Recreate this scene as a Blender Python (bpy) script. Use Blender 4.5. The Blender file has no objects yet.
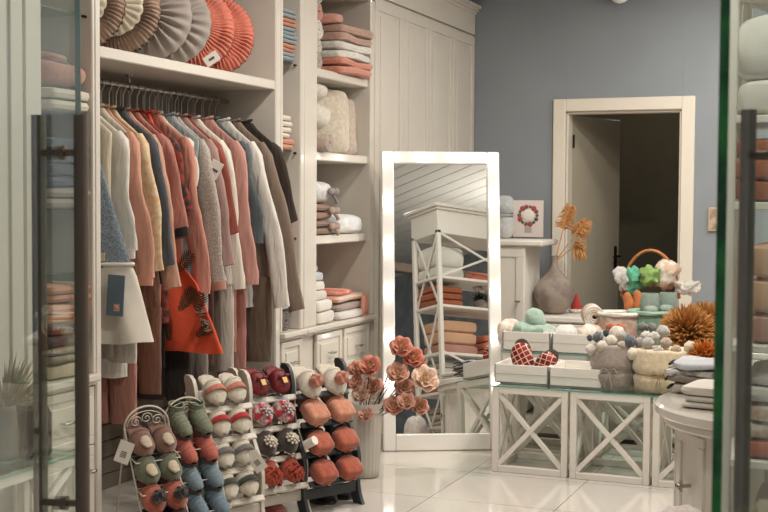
import bpy, math, random
from mathutils import Vector, Matrix, noise, Euler
random.seed(7)
PI = math.pi
sc = bpy.context.scene
COL = sc.collection
rnd = random.uniform

# ------------------------------------------------------------------ camera
F = 1250.0
YAW, PITCH, ROLL, EYE = math.radians(22.04), math.radians(2.57), 0.006, 1.5
f0 = Vector((-math.sin(YAW), math.cos(YAW), 0)); r0 = Vector((math.cos(YAW), math.sin(YAW), 0)); zz = Vector((0, 0, 1))
fw = f0 * math.cos(PITCH) - zz * math.sin(PITCH)
up = f0 * math.sin(PITCH) + zz * math.cos(PITCH)
RT = r0 * math.cos(ROLL) + up * math.sin(ROLL)
UP = up * math.cos(ROLL) - r0 * math.sin(ROLL)
cd = bpy.data.cameras.new('camera'); cam = bpy.data.objects.new('camera', cd); COL.objects.link(cam)
cd.sensor_width = 36; cd.lens = F / 768 * 36; cd.clip_start = .05
cam.matrix_world = Matrix(((RT.x, UP.x, -fw.x, 0), (RT.y, UP.y, -fw.y, 0), (RT.z, UP.z, -fw.z, EYE), (0, 0, 0, 1)))
sc.camera = cam
cd.dof.use_dof = True; cd.dof.focus_distance = 6.3; cd.dof.aperture_fstop = 11
def at(px, py, ax, v):
    """point where the line of sight through a pixel meets the plane axis=v"""
    d = fw + RT * ((px - 384) / F) - UP * ((py - 256) / F)
    o = Vector((0, 0, EYE)); t = (v - o[ax]) / d[ax]
    return o + d * t

# ------------------------------------------------------------------ materials
def lin(h):
    h = h.lstrip('#'); o = []
    for i in (0, 2, 4):
        c = int(h[i:i+2], 16) / 255
        o.append(c / 12.92 if c <= .04045 else ((c + .055) / 1.055) ** 2.4)
    return (*o, 1)
MATS = {}
def mat(name, col, rough=.6, metal=0, bump=0, bscale=40, var=0, vscale=6, spec=.5, coat=0, sheen=0, col2=None, emit=None, estr=0):
    if name in MATS: return MATS[name]
    m = bpy.data.materials.new(name); m.use_nodes = True; nt = m.node_tree; N = nt.nodes; L = nt.links
    b = N['Principled BSDF']; c = lin(col)
    b.inputs['Base Color'].default_value = c; b.inputs['Roughness'].default_value = rough
    b.inputs['Metallic'].default_value = metal; b.inputs['Specular IOR Level'].default_value = spec
    b.inputs['Coat Weight'].default_value = coat; b.inputs['Sheen Weight'].default_value = sheen
    tc = N.new('ShaderNodeTexCoord')
    if var or col2:
        n = N.new('ShaderNodeTexNoise'); n.inputs['Scale'].default_value = vscale; n.inputs['Detail'].default_value = 5
        L.new(tc.outputs['Object'], n.inputs['Vector'])
        r = N.new('ShaderNodeValToRGB')
        if col2:
            r.color_ramp.elements[0].color = c; r.color_ramp.elements[1].color = lin(col2)
            r.color_ramp.elements[0].position = .42; r.color_ramp.elements[1].position = .58
        else:
            r.color_ramp.elements[0].color = tuple(x * (1 - var) for x in c[:3]) + (1,)
            r.color_ramp.elements[1].color = tuple(min(1, x * (1 + var)) for x in c[:3]) + (1,)
            r.color_ramp.elements[0].position = .3; r.color_ramp.elements[1].position = .7
        L.new(n.outputs['Fac'], r.inputs[0]); L.new(r.outputs[0], b.inputs['Base Color'])
    if bump:
        n = N.new('ShaderNodeTexNoise'); n.inputs['Scale'].default_value = bscale; n.inputs['Detail'].default_value = 3
        L.new(tc.outputs['Object'], n.inputs['Vector'])
        bm_ = N.new('ShaderNodeBump'); bm_.inputs['Strength'].default_value = bump; bm_.inputs['Distance'].default_value = .01
        L.new(n.outputs['Fac'], bm_.inputs['Height']); L.new(bm_.outputs[0], b.inputs['Normal'])
    if emit:
        b.inputs['Emission Color'].default_value = lin(emit); b.inputs['Emission Strength'].default_value = estr
    MATS[name] = m; return m
def mute(h, k=.14):
    v = [int(h[i:i+2], 16) for i in (1, 3, 5)]; g = sum(v)/3
    return '#%02x%02x%02x' % tuple(int(round(x*(1-k)+g*k)) for x in v)
def cloth(col, bump=.12, scale=160, var=.06):
    col = mute(col); return mat('cloth_' + col, col, .92, bump=bump, bscale=scale, var=var, vscale=9, spec=.2, sheen=.15)
def gcloth(col):
    c0 = mute(col, .24); nm = 'garment_cloth_'+c0
    if nm in MATS: return MATS[nm]
    m = mat(nm, c0, .92, var=.07, vscale=9, spec=.2, sheen=.12); N, L, b = nodes(m)
    tc = N.new('ShaderNodeTexCoord'); mp = N.new('ShaderNodeMapping'); mp.inputs['Scale'].default_value = (1, 1, .22); L.new(tc.outputs['Object'], mp.inputs[0])
    n1 = N.new('ShaderNodeTexNoise'); n1.inputs['Scale'].default_value = 26; n1.inputs['Detail'].default_value = 4; n1.inputs['Distortion'].default_value = .6; L.new(mp.outputs[0], n1.inputs[0])
    b1 = N.new('ShaderNodeBump'); b1.inputs['Strength'].default_value = .75; b1.inputs['Distance'].default_value = .02; L.new(n1.outputs[0], b1.inputs['Height'])
    n2 = N.new('ShaderNodeTexNoise'); n2.inputs['Scale'].default_value = 260; L.new(tc.outputs['Object'], n2.inputs[0])
    b2 = N.new('ShaderNodeBump'); b2.inputs['Strength'].default_value = .25; b2.inputs['Distance'].default_value = .003; L.new(n2.outputs[0], b2.inputs['Height']); L.new(b1.outputs[0], b2.inputs['Normal'])
    L.new(b2.outputs[0], b.inputs['Normal']); return m
def fuzzy(col):
    col = mute(col, .1); return mat('fleece_' + col, col, .97, bump=.6, bscale=190, var=.14, vscale=45, spec=.15, sheen=.5)
def knit(col): return mat('knit_' + col, col, .95, bump=.8, bscale=220, var=.10, vscale=60, spec=.15)
def nodes(m): return m.node_tree.nodes, m.node_tree.links, m.node_tree.nodes['Principled BSDF']

CREAM = mat('cream_lacquer', '#d6cec2', .32, bump=.04, bscale=8, var=.02, coat=.25)
WHITE = mat('white_paint', '#e4ded4', .38, bump=.04, bscale=20, var=.02, coat=.1)
WHITE2 = mat('white_box_board', '#e6e1d8', .5, bump=.05, bscale=30, var=.02)
BACKP = mat('cream_board', '#c9bfb0', .6, var=.03)
CHROME = mat('brushed_chrome', '#b9b4ad', .22, 1)
STEEL = mat('brushed_steel', '#85766a', .45, .5, bump=.05, bscale=60)
DARKM = mat('dark_metal', '#2a2725', .4, .8)
BLACK = mat('black_plastic', '#1d1b1a', .5)
GOLDT = mat('golden_tinsel', '#b5824a', .35, .2, var=.3, vscale=30)
SLATE = mat('brown_slat_board', '#74685b', .6, bump=.1, bscale=30, var=.06)
TAG = mat('paper_tag', '#e6e0d6', .7, var=.02)
INK = mat('printed_ink', '#57524c', .7)
GOLDL = mat('gold_buckle', '#b99a63', .55, .5)

def glass_mat(name, tint, rough=0.0):
    m = bpy.data.materials.new(name); m.use_nodes = True; N, L, b = nodes(m)
    b.inputs['Base Color'].default_value = lin(tint); b.inputs['Transmission Weight'].default_value = 1
    b.inputs['Roughness'].default_value = rough; b.inputs['IOR'].default_value = 1.45
    return m
def pane_mat(name, tint, refl=1.0):
    # thin clear glass: straight-through transmission and a real mirror part that follows the Fresnel law
    m = bpy.data.materials.new(name); m.use_nodes = True; nt = m.node_tree; N = nt.nodes; L = nt.links
    N.remove(N['Principled BSDF']); out = N['Material Output']
    t = N.new('ShaderNodeBsdfTransparent'); t.inputs[0].default_value = lin(tint)
    g = N.new('ShaderNodeBsdfGlossy'); g.inputs['Roughness'].default_value = .01; g.inputs[0].default_value = (refl, refl, refl, 1)
    fr = N.new('ShaderNodeFresnel'); ge = N.new('ShaderNodeNewGeometry'); mr_ = N.new('ShaderNodeMapRange')
    mr_.inputs['To Min'].default_value = 1.5; mr_.inputs['To Max'].default_value = 1/1.5   # leaving the glass the index inverts, so a thin pane never reflects totally
    L.new(ge.outputs['Backfacing'], mr_.inputs['Value']); L.new(mr_.outputs[0], fr.inputs[0])
    mx = N.new('ShaderNodeMixShader'); L.new(fr.outputs[0], mx.inputs[0]); L.new(t.outputs[0], mx.inputs[1]); L.new(g.outputs[0], mx.inputs[2])
    L.new(mx.outputs[0], out.inputs[0]); return m
PANE = pane_mat('clear_pane', '#f1f6f2')
SHELFG = pane_mat('shelf_glass', '#d9e8e2')
GREENEDGE = mat('green_glass_edge', '#38a648', .12, bump=.5, bscale=14, col2='#0f5a2a', vscale=9, coat=.5)
TEALEDGE = mat('teal_glass_edge', '#6f9a90', .15, coat=.4)

# ------------------------------------------------------------------ mesh builder
def sgp(v, e): return math.copysign(abs(v) ** e, v)
class MB:
    def __init__(s, M=None): s.v = []; s.f = []; s.M = M
    def add(s, vs, fs, M=None):
        n = len(s.v); M = M or s.M
        s.v += [tuple(M @ Vector(p)) for p in vs] if M else [tuple(p) for p in vs]
        s.f += [tuple(i + n for i in f) for f in fs]; return s
    def box(s, c, d, b=.003, rot=None):
        hx, hy, hz = d[0]/2, d[1]/2, d[2]/2; b = min(b, hx*.45, hy*.45, hz*.45)
        vs = []; idx = {}
        for sx in (-1, 1):
            for sy in (-1, 1):
                for sz in (-1, 1):
                    idx[(sx, sy, sz)] = len(vs)
                    vs += [(sx*hx, sy*(hy-b), sz*(hz-b)), (sx*(hx-b), sy*hy, sz*(hz-b)), (sx*(hx-b), sy*(hy-b), sz*hz)]
        fs = []
        for a in range(3):
            o = [k for k in range(3) if k != a]
            for sg in (-1, 1):
                q = []
                for (p, r) in ((-1, -1), (1, -1), (1, 1), (-1, 1)):
                    k = [0, 0, 0]; k[a] = sg; k[o[0]] = p; k[o[1]] = r; q.append(idx[tuple(k)] + a)
                fs.append(q)
            for p in (-1, 1):
                for r in (-1, 1):
                    k1 = [0, 0, 0]; k1[a] = -1; k1[o[0]] = p; k1[o[1]] = r; k2 = list(k1); k2[a] = 1
                    i1 = idx[tuple(k1)]; i2 = idx[tuple(k2)]
                    fs.append([i1 + o[0], i2 + o[0], i2 + o[1], i1 + o[1]])
        for k, i in idx.items(): fs.append([i, i+1, i+2])
        R = Matrix.Translation(Vector(c))
        if rot: R = R @ Euler(rot).to_matrix().to_4x4()
        vs = [R @ Vector(p) for p in vs]; return s.add(vs, fs)
    def bar(s, p0, p1, w, h, b=.002):
        """rectangular bar between two points, w across, h in the third direction"""
        p0 = Vector(p0); p1 = Vector(p1); d = p1 - p0; L = d.length; d.normalize()
        ref = Vector((0, 1, 0)) if abs(d.y) < .9 else Vector((1, 0, 0))
        x = ref.cross(d).normalized(); y = d.cross(x)
        m = Matrix(((x.x, y.x, d.x, 0), (x.y, y.y, d.y, 0), (x.z, y.z, d.z, 0), (0, 0, 0, 1)))
        t = MB(); t.box((0, 0, L/2), (w, h, L), b)
        return s.add([Vector(p0) + (m @ Vector(v)) for v in t.v], t.f)
    def tube(s, pts, r, seg=10, flat=1.0, caps=True, jit=0, closed=False, flatax=None, rib=0):
        pts = [Vector(p) for p in pts]; n = len(pts); rs = r if isinstance(r, (list, tuple)) else [r]*n
        vs = []; px = None
        for i, p in enumerate(pts):
            if closed: d = pts[(i+1) % n] - pts[i-1]
            else: d = pts[min(i+1, n-1)] - pts[max(i-1, 0)]
            d.normalize()
            if px is None:
                a = flatax or (Vector((0, 1, 0)) if abs(d.y) < .9 else Vector((1, 0, 0))); px = Vector(a)
            x = (px - d * px.dot(d))
            if x.length < 1e-4: x = Vector((d.y, d.z, d.x))
            x.normalize(); px = x; y = d.cross(x)
            for k in range(seg):
                t = 2*PI*k/seg; rr = rs[i] * (1 + (noise.noise((p + x*math.cos(t)*.1 + y*math.sin(t)*.1)*14) * jit if jit else 0) + (rib*math.sin(3*t+i*.35+p.y*40) if rib else 0))
                vs.append(p + x*math.cos(t)*rr*flat + y*math.sin(t)*rr)
        fs = []
        for i in range(n if closed else n-1):
            for k in range(seg):
                a = i*seg + k; b = i*seg + (k+1) % seg; j = ((i+1) % n)*seg
                fs.append((a, b, j + (k+1) % seg, j + k))
        if caps and not closed:
            fs.append(tuple(range(seg))[::-1]); fs.append(tuple((n-1)*seg + k for k in range(seg)))
        return s.add(vs, fs)
    def cyl(s, p0, p1, r0, r1=None, seg=16): return s.tube([p0, p1], [r0, r0 if r1 is None else r1], seg)
    def lathe(s, prof, seg=32, c=(0, 0, 0), mod=None, caps=True):
        vs = []; c = Vector(c)
        for (r, z) in prof:
            for k in range(seg):
                t = 2*PI*k/seg; rr = r * (mod(t, z) if mod else 1)
                vs.append(c + Vector((rr*math.cos(t), rr*math.sin(t), z)))
        fs = [(i*seg+k, i*seg+(k+1) % seg, (i+1)*seg+(k+1) % seg, (i+1)*seg+k) for i in range(len(prof)-1) for k in range(seg)]
        if caps: fs.append(tuple(range(seg))[::-1]); fs.append(tuple((len(prof)-1)*seg + k for k in range(seg)))
        return s.add(vs, fs)
    def soft(s, c, d, e1=.5, e2=.35, nu=24, nv=12, amp=.004, fr=14, rot=None, seed=0, M=None):
        """cushion-like rounded block with wrinkles; e1 shapes the side profile, e2 the plan"""
        R = Matrix.Translation(Vector(c))
        if rot: R = R @ Euler(rot).to_matrix().to_4x4()
        vs = []
        for j in range(nv+1):
            ph = -PI/2 + PI*j/nv; cz = sgp(math.sin(ph), e1); cr = sgp(math.cos(ph), e1)
            for i in range(nu):
                t = 2*PI*i/nu
                p = Vector((cr*sgp(math.cos(t), e2)*d[0]/2, cr*sgp(math.sin(t), e2)*d[1]/2, cz*d[2]/2))
                nn = p.normalized(); q = p*fr + Vector((seed, seed*1.7, 0))
                p = p + nn * noise.noise(q) * amp * 2 + Vector((0, 0, noise.noise(q*.5)*amp))
                vs.append(R @ p)
        fs = [(j*nu+i, j*nu+(i+1) % nu, (j+1)*nu+(i+1) % nu, (j+1)*nu+i) for j in range(nv) for i in range(nu)]
        return s.add(vs, fs, M)
    def ball(s, c, r, seg=16, ring=10, amp=0, fr=20, sc_=(1, 1, 1)):
        return s.soft(c, (2*r*sc_[0], 2*r*sc_[1], 2*r*sc_[2]), 1, 1, seg, ring, amp, fr)
    def grid(s, fn, nu, nv, wu=False, wv=False):
        vs = [fn(i/(nu if wu else nu-1), j/(nv if wv else nv-1)) for j in range(nv) for i in range(nu)]
        fs = []
        for j in range(nv if wv else nv-1):
            for i in range(nu if wu else nu-1):
                a = j*nu+i; b = j*nu+(i+1) % nu; j2 = (j+1) % nv
                fs.append((a, b, j2*nu+(i+1) % nu, j2*nu+i))
        return s.add(vs, fs)
    def build(s, name, m, parent=None, smooth=True, thick=0, sub=0, loc=None, ang=38):
        me = bpy.data.meshes.new(name); me.from_pydata([tuple(v) for v in s.v], [], s.f); me.update()
        if smooth:
            me.polygons.foreach_set('use_smooth', [True]*len(me.polygons))
            try: me.set_sharp_from_angle(angle=math.radians(ang))
            except Exception: pass
        o = bpy.data.objects.new(name, me); COL.objects.link(o); me.materials.append(m)
        if parent: o.parent = parent
        if loc: o.location = loc
        if thick:
            md = o.modifiers.new('thickness', 'SOLIDIFY'); md.thickness = thick; md.offset = 0
        if sub:
            md = o.modifiers.new('smooth', 'SUBSURF'); md.levels = sub; md.render_levels = sub
        return o
def tag(o, label, cat, group=None, kind=None):
    o['label'] = label; o['category'] = cat
    if group: o['group'] = group
    if kind: o['kind'] = kind
    return o
def T(name, label, cat, loc=(0, 0, 0), rz=0, group=None, rx=0, ry=0):
    o = bpy.data.objects.new(name, None); COL.objects.link(o); o.empty_display_size = .1
    o.location = loc; o.rotation_euler = (rx, ry, rz); return tag(o, label, cat, group)
def S(mb, name, m, **k):
    o = mb.build(name, m, **k); o['kind'] = 'structure'; return o
def setp(o, loc, rz=0, rx=0, ry=0):
    o.location = loc; o.rotation_euler = (rx, ry, rz); return o

# ------------------------------------------------------------------ room shell
XL, XR, YB, YF, HC = -3.68, 3.0, 9.2, -2.4, 3.12
floorm = mat('glossy_cream_tiles', '#cdc8c0', .07, coat=.3)
N, L, b = nodes(floorm)
tc = N.new('ShaderNodeTexCoord'); mp = N.new('ShaderNodeMapping'); L.new(tc.outputs['Object'], mp.inputs[0])
mp.inputs['Location'].default_value = (2.125, -5.885, 0)
bk = N.new('ShaderNodeTexBrick'); bk.offset = 0; bk.inputs['Scale'].default_value = 1
bk.inputs['Brick Width'].default_value = .647; bk.inputs['Row Height'].default_value = .647; bk.inputs['Mortar Size'].default_value = .0022
bk.inputs['Color1'].default_value = lin('#d2ccc2'); bk.inputs['Color2'].default_value = lin('#cdc7bd'); bk.inputs['Mortar'].default_value = lin('#6d655b')
L.new(mp.outputs[0], bk.inputs[0])
nz = N.new('ShaderNodeTexNoise'); nz.inputs['Scale'].default_value = 2.2; nz.inputs['Detail'].default_value = 6; L.new(tc.outputs['Object'], nz.inputs[0])
mx = N.new('ShaderNodeMix'); mx.data_type = 'RGBA'; mx.blend_type = 'MULTIPLY'; mx.inputs[0].default_value = .12
L.new(bk.outputs['Color'], mx.inputs[6]); L.new(nz.outputs['Color'], mx.inputs[7]); L.new(mx.outputs[2], b.inputs['Base Color'])
S(MB().box(((XL+XR)/2, 4.5, -.05), (XR-XL+.4, 14, .1), .001), 'floor', floorm)

wallm = mat('blue_grey_wall_paint', '#8c9297', .85, bump=.06, bscale=120, var=.05, vscale=2.0)
DXL, DXR, DZ = -2.262, -1.412, 2.165      # doorway opening
bw = MB()
bw.box(((XL+DXL)/2, YB+.06, HC/2), (DXL-XL, .12, HC), .001)
bw.box(((XR+DXR)/2, YB+.06, HC/2), (XR-DXR, .12, HC), .001)
bw.box(((DXL+DXR)/2, YB+.06, (HC+DZ)/2), (DXR-DXL, .12, HC-DZ), .001)
S(bw, 'wall_back', wallm)
S(MB().box((XL-.05, 5, HC/2), (.1, 9, HC), .001), 'wall_left', wallm)
plasterm = mat('grey_plaster_wall', '#8f9294', .85, bump=.3, bscale=7, col2='#9fa2a3', vscale=5)
S(MB().box((XR+.05, 3.5, HC/2), (.1, 12, HC), .001), 'wall_right', plasterm)
# plank ceiling
ce = MB(); plk = .2
x = XL
while x < XR:
    ce.box((x+plk/2, (YF+YB)/2, HC+.012), (plk-.012, YB-YF, .024), .004); x += plk
ce.box(((XL+XR)/2, (YF+YB)/2, HC+.05), (XR-XL+.2, YB-YF+.2, .05), .001)
S(ce, 'ceiling', mat('white_planks', '#cfcbc4', .55, var=.03))
S(MB().box((-.3, YB-.008, .05), (2.2, .016, .1), .003), 'baseboard_back', WHITE)
# door frame
df = MB(); fwid = .095
df.box((DXL-fwid/2, YB-.012, (DZ+fwid)/2), (fwid, .03, DZ+fwid), .006)
df.box((DXR+fwid/2, YB-.012, (DZ+fwid)/2), (fwid, .03, DZ+fwid), .006)
df.box(((DXL+DXR)/2, YB-.012, DZ+fwid/2), (DXR-DXL, .03, fwid), .006)
df.box((DXL+.008, YB+.07, DZ/2), (.016, .13, DZ), .003)
df.box((DXR-.008, YB+.07, DZ/2), (.016, .13, DZ), .003)
df.box(((DXL+DXR)/2, YB+.07, DZ-.008), (DXR-DXL, .13, .016), .003)
S(df, 'trim_1', mat('cream_door_trim', '#e2d9ca', .45, bump=.05, bscale=10))
# room behind the doorway
rb = MB()
rb.box((-3.0, 10.6, 1.5), (.08, 2.6, 3.0), .001); rb.box((-.75, 10.6, 1.5), (.08, 2.6, 3.0), .001)
rb.box((-1.9, 11.9, 1.5), (2.4, .08, 3.0), .001); rb.box((-1.9, 10.6, 2.9), (2.4, 2.6, .08), .001)
S(rb, 'wall_back_room', mat('olive_grey_plaster', '#86806f', .9, var=.04))
S(MB().box((-1.9, 10.6, -.02), (2.4, 2.6, .05), .001), 'floor_back_room', mat('back_room_floor', '#6d665a', .5))
# door leaf opened into the back room
dl = T('door_1', 'pale interior door standing ajar in the white door frame', 'door', (DXL+.02, YB+.12, 0), math.radians(75))
del dl['label']; del dl['category']; dl['kind'] = 'structure'
dw = .80
m_ = MB(); m_.box((dw/2, .02, DZ/2), (dw, .04, DZ-.03), .003)
m_.build('door_panel', mat('beige_door_leaf', '#b0a794', .5, var=.03), dl)
h_ = MB(); h_.box((dw-.07, -.006, 1.02), (.035, .012, .24), .003); h_.cyl((dw-.07, -.01, 1.06), (dw-.07, -.05, 1.06), .009); h_.tube([(dw-.07, -.05, 1.06), (dw-.11, -.052, 1.06), (dw-.18, -.048, 1.055)], .009, 10)
h_.build('door_handle', DARKM, dl)
for z in (.3, 1.95):
    MB().cyl((0, -.012, z-.05), (0, -.012, z+.05), .008).build('hinge', DARKM, dl)

# ------------------------------------------------------------------ cupboards along the left side
XF, XBK = -2.98, -3.64
def knob(parent, x, y, z, w=.06, ax='y', m=CHROME):
    k = MB()
    if ax == 'y':      # front faces +X
        k.cyl((x, y-w*.35, z), (x+.024, y-w*.35, z), .005, seg=8); k.cyl((x, y+w*.35, z), (x+.024, y+w*.35, z), .005, seg=8)
        k.tube([(x+.026, y-w/2, z), (x+.03, y, z), (x+.026, y+w/2, z)], [.006, .0075, .006], 10)
    else:
        k.cyl((x, y, z), (x, y-.026, z), .006, seg=8); k.tube([(x-w/2, y-.028, z), (x, y-.03, z), (x+w/2, y-.028, z)], [.006, .0075, .006], 10)
    return k.build('knob', m, parent)
def panel_front(mb, x, y0, y1, z0, z1, fr=.045, t=.02):
    """framed front facing +X"""
    g = .003; y0 += g; y1 -= g; z0 += g; z1 -= g
    mb.box((x-t/2, (y0+y1)/2, z1-fr/2), (t, y1-y0, fr)); mb.box((x-t/2, (y0+y1)/2, z0+fr/2), (t, y1-y0, fr))
    mb.box((x-t/2, y0+fr/2, (z0+z1)/2), (t, fr, z1-z0-2*fr)); mb.box((x-t/2, y1-fr/2, (z0+z1)/2), (t, fr, z1-z0-2*fr))
    mb.box((x-t*.7, (y0+y1)/2, (z0+z1)/2), (t*.5, y1-y0-2*fr, z1-z0-2*fr), .001)
    mb.box((x-t*.35, (y0+y1)/2, (z0+z1)/2), (t*.5, y1-y0-2*fr-.05, z1-z0-2*fr-.05), .006)
TOP = 2.76
def cornice(root, y0, y1):
    c = MB(); d = XF-XBK
    c.box((XF-d/2, (y0+y1)/2, 2.85), (d, y1-y0, .17), .004)
    for k, (z, o) in enumerate(((2.93, .012), (2.95, .03), (2.972, .05))): c.box((XF-d/2+o, (y0+y1)/2, z), (d, y1-y0, .026), .006)
    c.build('cornice', CREAM, root)
def dresser(root, y0, y1, splits, knobs=True):
    """low cupboard with drawer fronts below the shelves"""
    m = MB(); m.box(((XF+XBK)/2, (y0+y1)/2, .40), (XF-XBK-.05, y1-y0-.002, .70), .002); m.box(((XF+XBK)/2-.02, (y0+y1)/2, .03), (XF-XBK-.09, y1-y0-.002, .06), .002)
    m.build('carcass', CREAM, root)
    w = MB(); w.box(((XF+XBK)/2+.012, (y0+y1)/2, .775), (XF-XBK+.03, y1-y0-.001, .03), .006); w.box((XF-.012, (y0+y1)/2, .752), (.03, y1-y0-.002, .018), .004); w.build('countertop', CREAM, root)
    for a, b2 in splits:
        f = MB(); panel_front(f, XF+.0, a, b2, .50, .74, .035); d = f.build('drawer', CREAM, root); knob(d, XF, (a+b2)/2, .62)
        f = MB(); panel_front(f, XF+.0, a, b2, .07, .50, .04); d = f.build('door', CREAM, root); knob(d, XF, b2-.05 if b2-a > .2 else (a+b2)/2, .40, .04)
def bay(name, label, y0, y1, p0, p1, shelves, sm='wood', splits=(), top=TOP, corn=True):
    """open shelf bay; p0/p1 = width of the stile at either side"""
    r = T(name, label, 'shelving unit')
    m = MB(); d = XF-XBK; xc = (XF+XBK)/2
    m.box((xc, y0+p0/2, (top+.79)/2), (d, p0, top-.79), .006); m.box((xc, y1-p1/2, (top+.79)/2), (d, p1, top-.79), .006)
    m.build('side_panel', CREAM, r)
    MB().box((XBK+.01, (y0+y1)/2, (top+.79)/2), (.02, y1-y0-p0-p1, top-.79), .001).build('back_panel', BACKP, r)
    MB().box((xc, (y0+y1)/2, top-.02), (d, y1-y0-.002, .04), .003).build('top_panel', CREAM, r)
    for z in shelves:
        s = MB()
        if sm == 'wood': s.box((xc-.005, (y0+y1)/2+(p0-p1)/2, z-.025), (d-.03, y1-y0-p0-p1, .05), .006); s.build('shelf', CREAM, r)
        else:
            s.box((xc-.02, (y0+y1)/2+(p0-p1)/2, z-.004), (d-.06, y1-y0-p0-p1-.004, .008), .001); g = s.build('glass_shelf', SHELFG, r)
            e = MB(); e.cyl((XF-.03, y1-p1, z-.014), (XF-.03, y1-p1-.022, z-.014), .006, seg=8); e.cyl((XF-.03, y0+p0, z-.014), (XF-.03, y0+p0+.022, z-.014), .006, seg=8); e.build('shelf_pin', DARKM, g)
    dresser(r, y0, y1, splits)
    if corn: cornice(r, y0, y1)
    return r
bay('shelving_unit', 'narrow cream shelf column with glass shelves behind the long steel handle', 3.81, 4.25, .10, .02, (1.84, 1.46, 1.20, 2.24), 'glass', ((3.83, 4.24),))
bay('shelving_unit', 'narrow cream shelf column with glass shelves right of the hanging clothes', 5.905, 6.19, .03, .045, (2.24, 1.765, 1.30), 'glass', ((5.92, 6.18),))
bay('shelving_unit', 'wide cream shelf column with bedding just left of the lit mirror', 6.19, 7.19, .166, .062, (2.24, 1.77, 1.295), 'wood', ((6.36, 6.72), (6.74, 7.13)))
# wardrobe bay
WY0, WY1 = 4.25, 5.905
wr = T('wardrobe', 'open cream wardrobe section with hanging rail and a deep top shelf', 'wardrobe')
m = MB(); xc = (XF+XBK)/2; d = XF-XBK
m.box((xc, WY0+.02, TOP/2), (d, .04, TOP), .006); m.build('side_panel', CREAM, wr)
m = MB(); m.box((xc, WY1-.028, TOP/2), (d, .055, TOP), .006); m.build('side_panel', CREAM, wr)
MB().box((XBK+.01, (WY0+WY1)/2, (TOP+.95)/2), (.02, WY1-WY0-.09, TOP-.95), .001).build('back_panel', BACKP, wr)
MB().box((xc-.003, (WY0+WY1)/2-.008, 2.094), (d-.006, WY1-WY0-.095, .048), .005).build('shelf', CREAM, wr)
MB().box((xc, (WY0+WY1)/2, TOP-.02), (d, WY1-WY0-.002, .04), .003).build('top_panel', CREAM, wr)
sl = MB()
for k in range(11): sl.box((XBK+.03, (WY0+WY1)/2-.008, .085+k*.083), (.03, WY1-WY0-.1, .079), .004)
sl.build('slatted_back', SLATE, wr)
MB().box((xc, (WY0+WY1)/2-.008, .025), (d-.02, WY1-WY0-.1, .05), .003).build('plinth', CREAM, wr)
cornice(wr, WY0, WY1)
XRL, ZR = -3.27, 2.015
rl = MB(); rl.tube([(XRL, WY0+.04, ZR), (XRL, WY1-.055, ZR)], .0125, 16)
ro = rl.build('rail', CHROME, wr)
rk = MB()
for yy in (4.93,): rk.cyl((XRL, yy, ZR), (XRL, yy, 2.07), .006); rk.tube([(XRL, yy-.012, ZR), (XRL, yy+.012, ZR)], .018, 14); rk.cyl((XRL, yy, 2.064), (XRL, yy, 2.071), .02)
rk.build('rail_bracket', CHROME, ro)
# tall panelled cupboard
tcb = T('tall_cupboard', 'tall cream cupboard with four panelled doors and cornice beside the blue-grey wall', 'cupboard')
MB().box((xc, (7.192+YB)/2, TOP/2), (d-.022, YB-7.196, TOP), .003).build('carcass', CREAM, tcb)
for k in range(4):
    a = 7.2+k*.499; f = MB(); panel_front(f, XF, a, a+.497, .09, TOP-.01, .07, .022); dd = f.build('door', CREAM, tcb)
    knob(dd, XF, a+(.44 if k % 2 == 0 else .055), 1.05, .05)
cornice(tcb, 7.192, YB-.004)
# panelled cupboard at the far left
lcb = T('tall_cupboard', 'plain cream cupboard at the left picture edge behind the glass door', 'cupboard')
MB().box((xc, 3.2, TOP/2), (d-.022, 1.21, TOP), .003).build('carcass', CREAM, lcb)
for k in range(2):
    f = MB(); a = 2.6+k*.602; panel_front(f, XF, a, a+.6, .09, TOP-.01, .07, .022); dd = f.build('door', CREAM, lcb); knob(dd, XF, a+(.54 if k == 0 else .06), 1.05, .05)
cornice(lcb, 2.595, 3.805)

# ------------------------------------------------------------------ folded goods
def folded(name, label, cat, c, size, n, m, rz=0, group=None, amp=.004, ribbon=None):
    """flat folded textile of n layers, c = centre of the bottom"""
    r = MB(); h = size[2]/n
    for k in range(n):
        r.soft((rnd(-.006, .006), rnd(-.006, .006), h*(k+.5)), (size[0]*rnd(.96, 1), size[1]*rnd(.96, 1), h*1.12), .45, .22, 32, 8, amp, 9, seed=c[1]*7+k+c[2]*5)
    if ribbon:
        root = T(name, label, cat, c, rz, group); r.build('folded_cloth', m, root)
        b_ = MB()
        q = [(size[0]/2*1.03*math.cos(t) if 0 else sgp(math.cos(t), .3)*size[0]/2*1.04, 0, size[2]/2+sgp(math.sin(t), .3)*size[2]/2*1.1) for t in [2*PI*i/28 for i in range(28)]]
        b_.tube(q, .009, 6, closed=True, flat=.4, flatax=Vector((0, 0, 1))); b_.build('ribbon', ribbon, root); return root
    o = r.build(name, m); setp(o, c, rz); return tag(o, label, cat, group)
def rolled(name, label, cat, c, R_, Ln, m, rz=0, group=None, turns=3, inner=None):
    """rolled textile lying along local Y"""
    def fn(u, v):
        t = u*turns*2*PI; rr = R_*(.18+.82*u)
        return Vector((rr*math.cos(t), (v-.5)*Ln*(1-.05*math.sin(3*t)*0), R_+rr*math.sin(t)))
    o = MB().grid(fn, turns*18, 4).build(name, m, thick=R_*.2); setp(o, c, rz); return tag(o, label, cat, group)
g1 = 'folded towels on the glass shelves right of the clothes'
GB, CO = '#8e9aa0', '#c98466'
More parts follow.
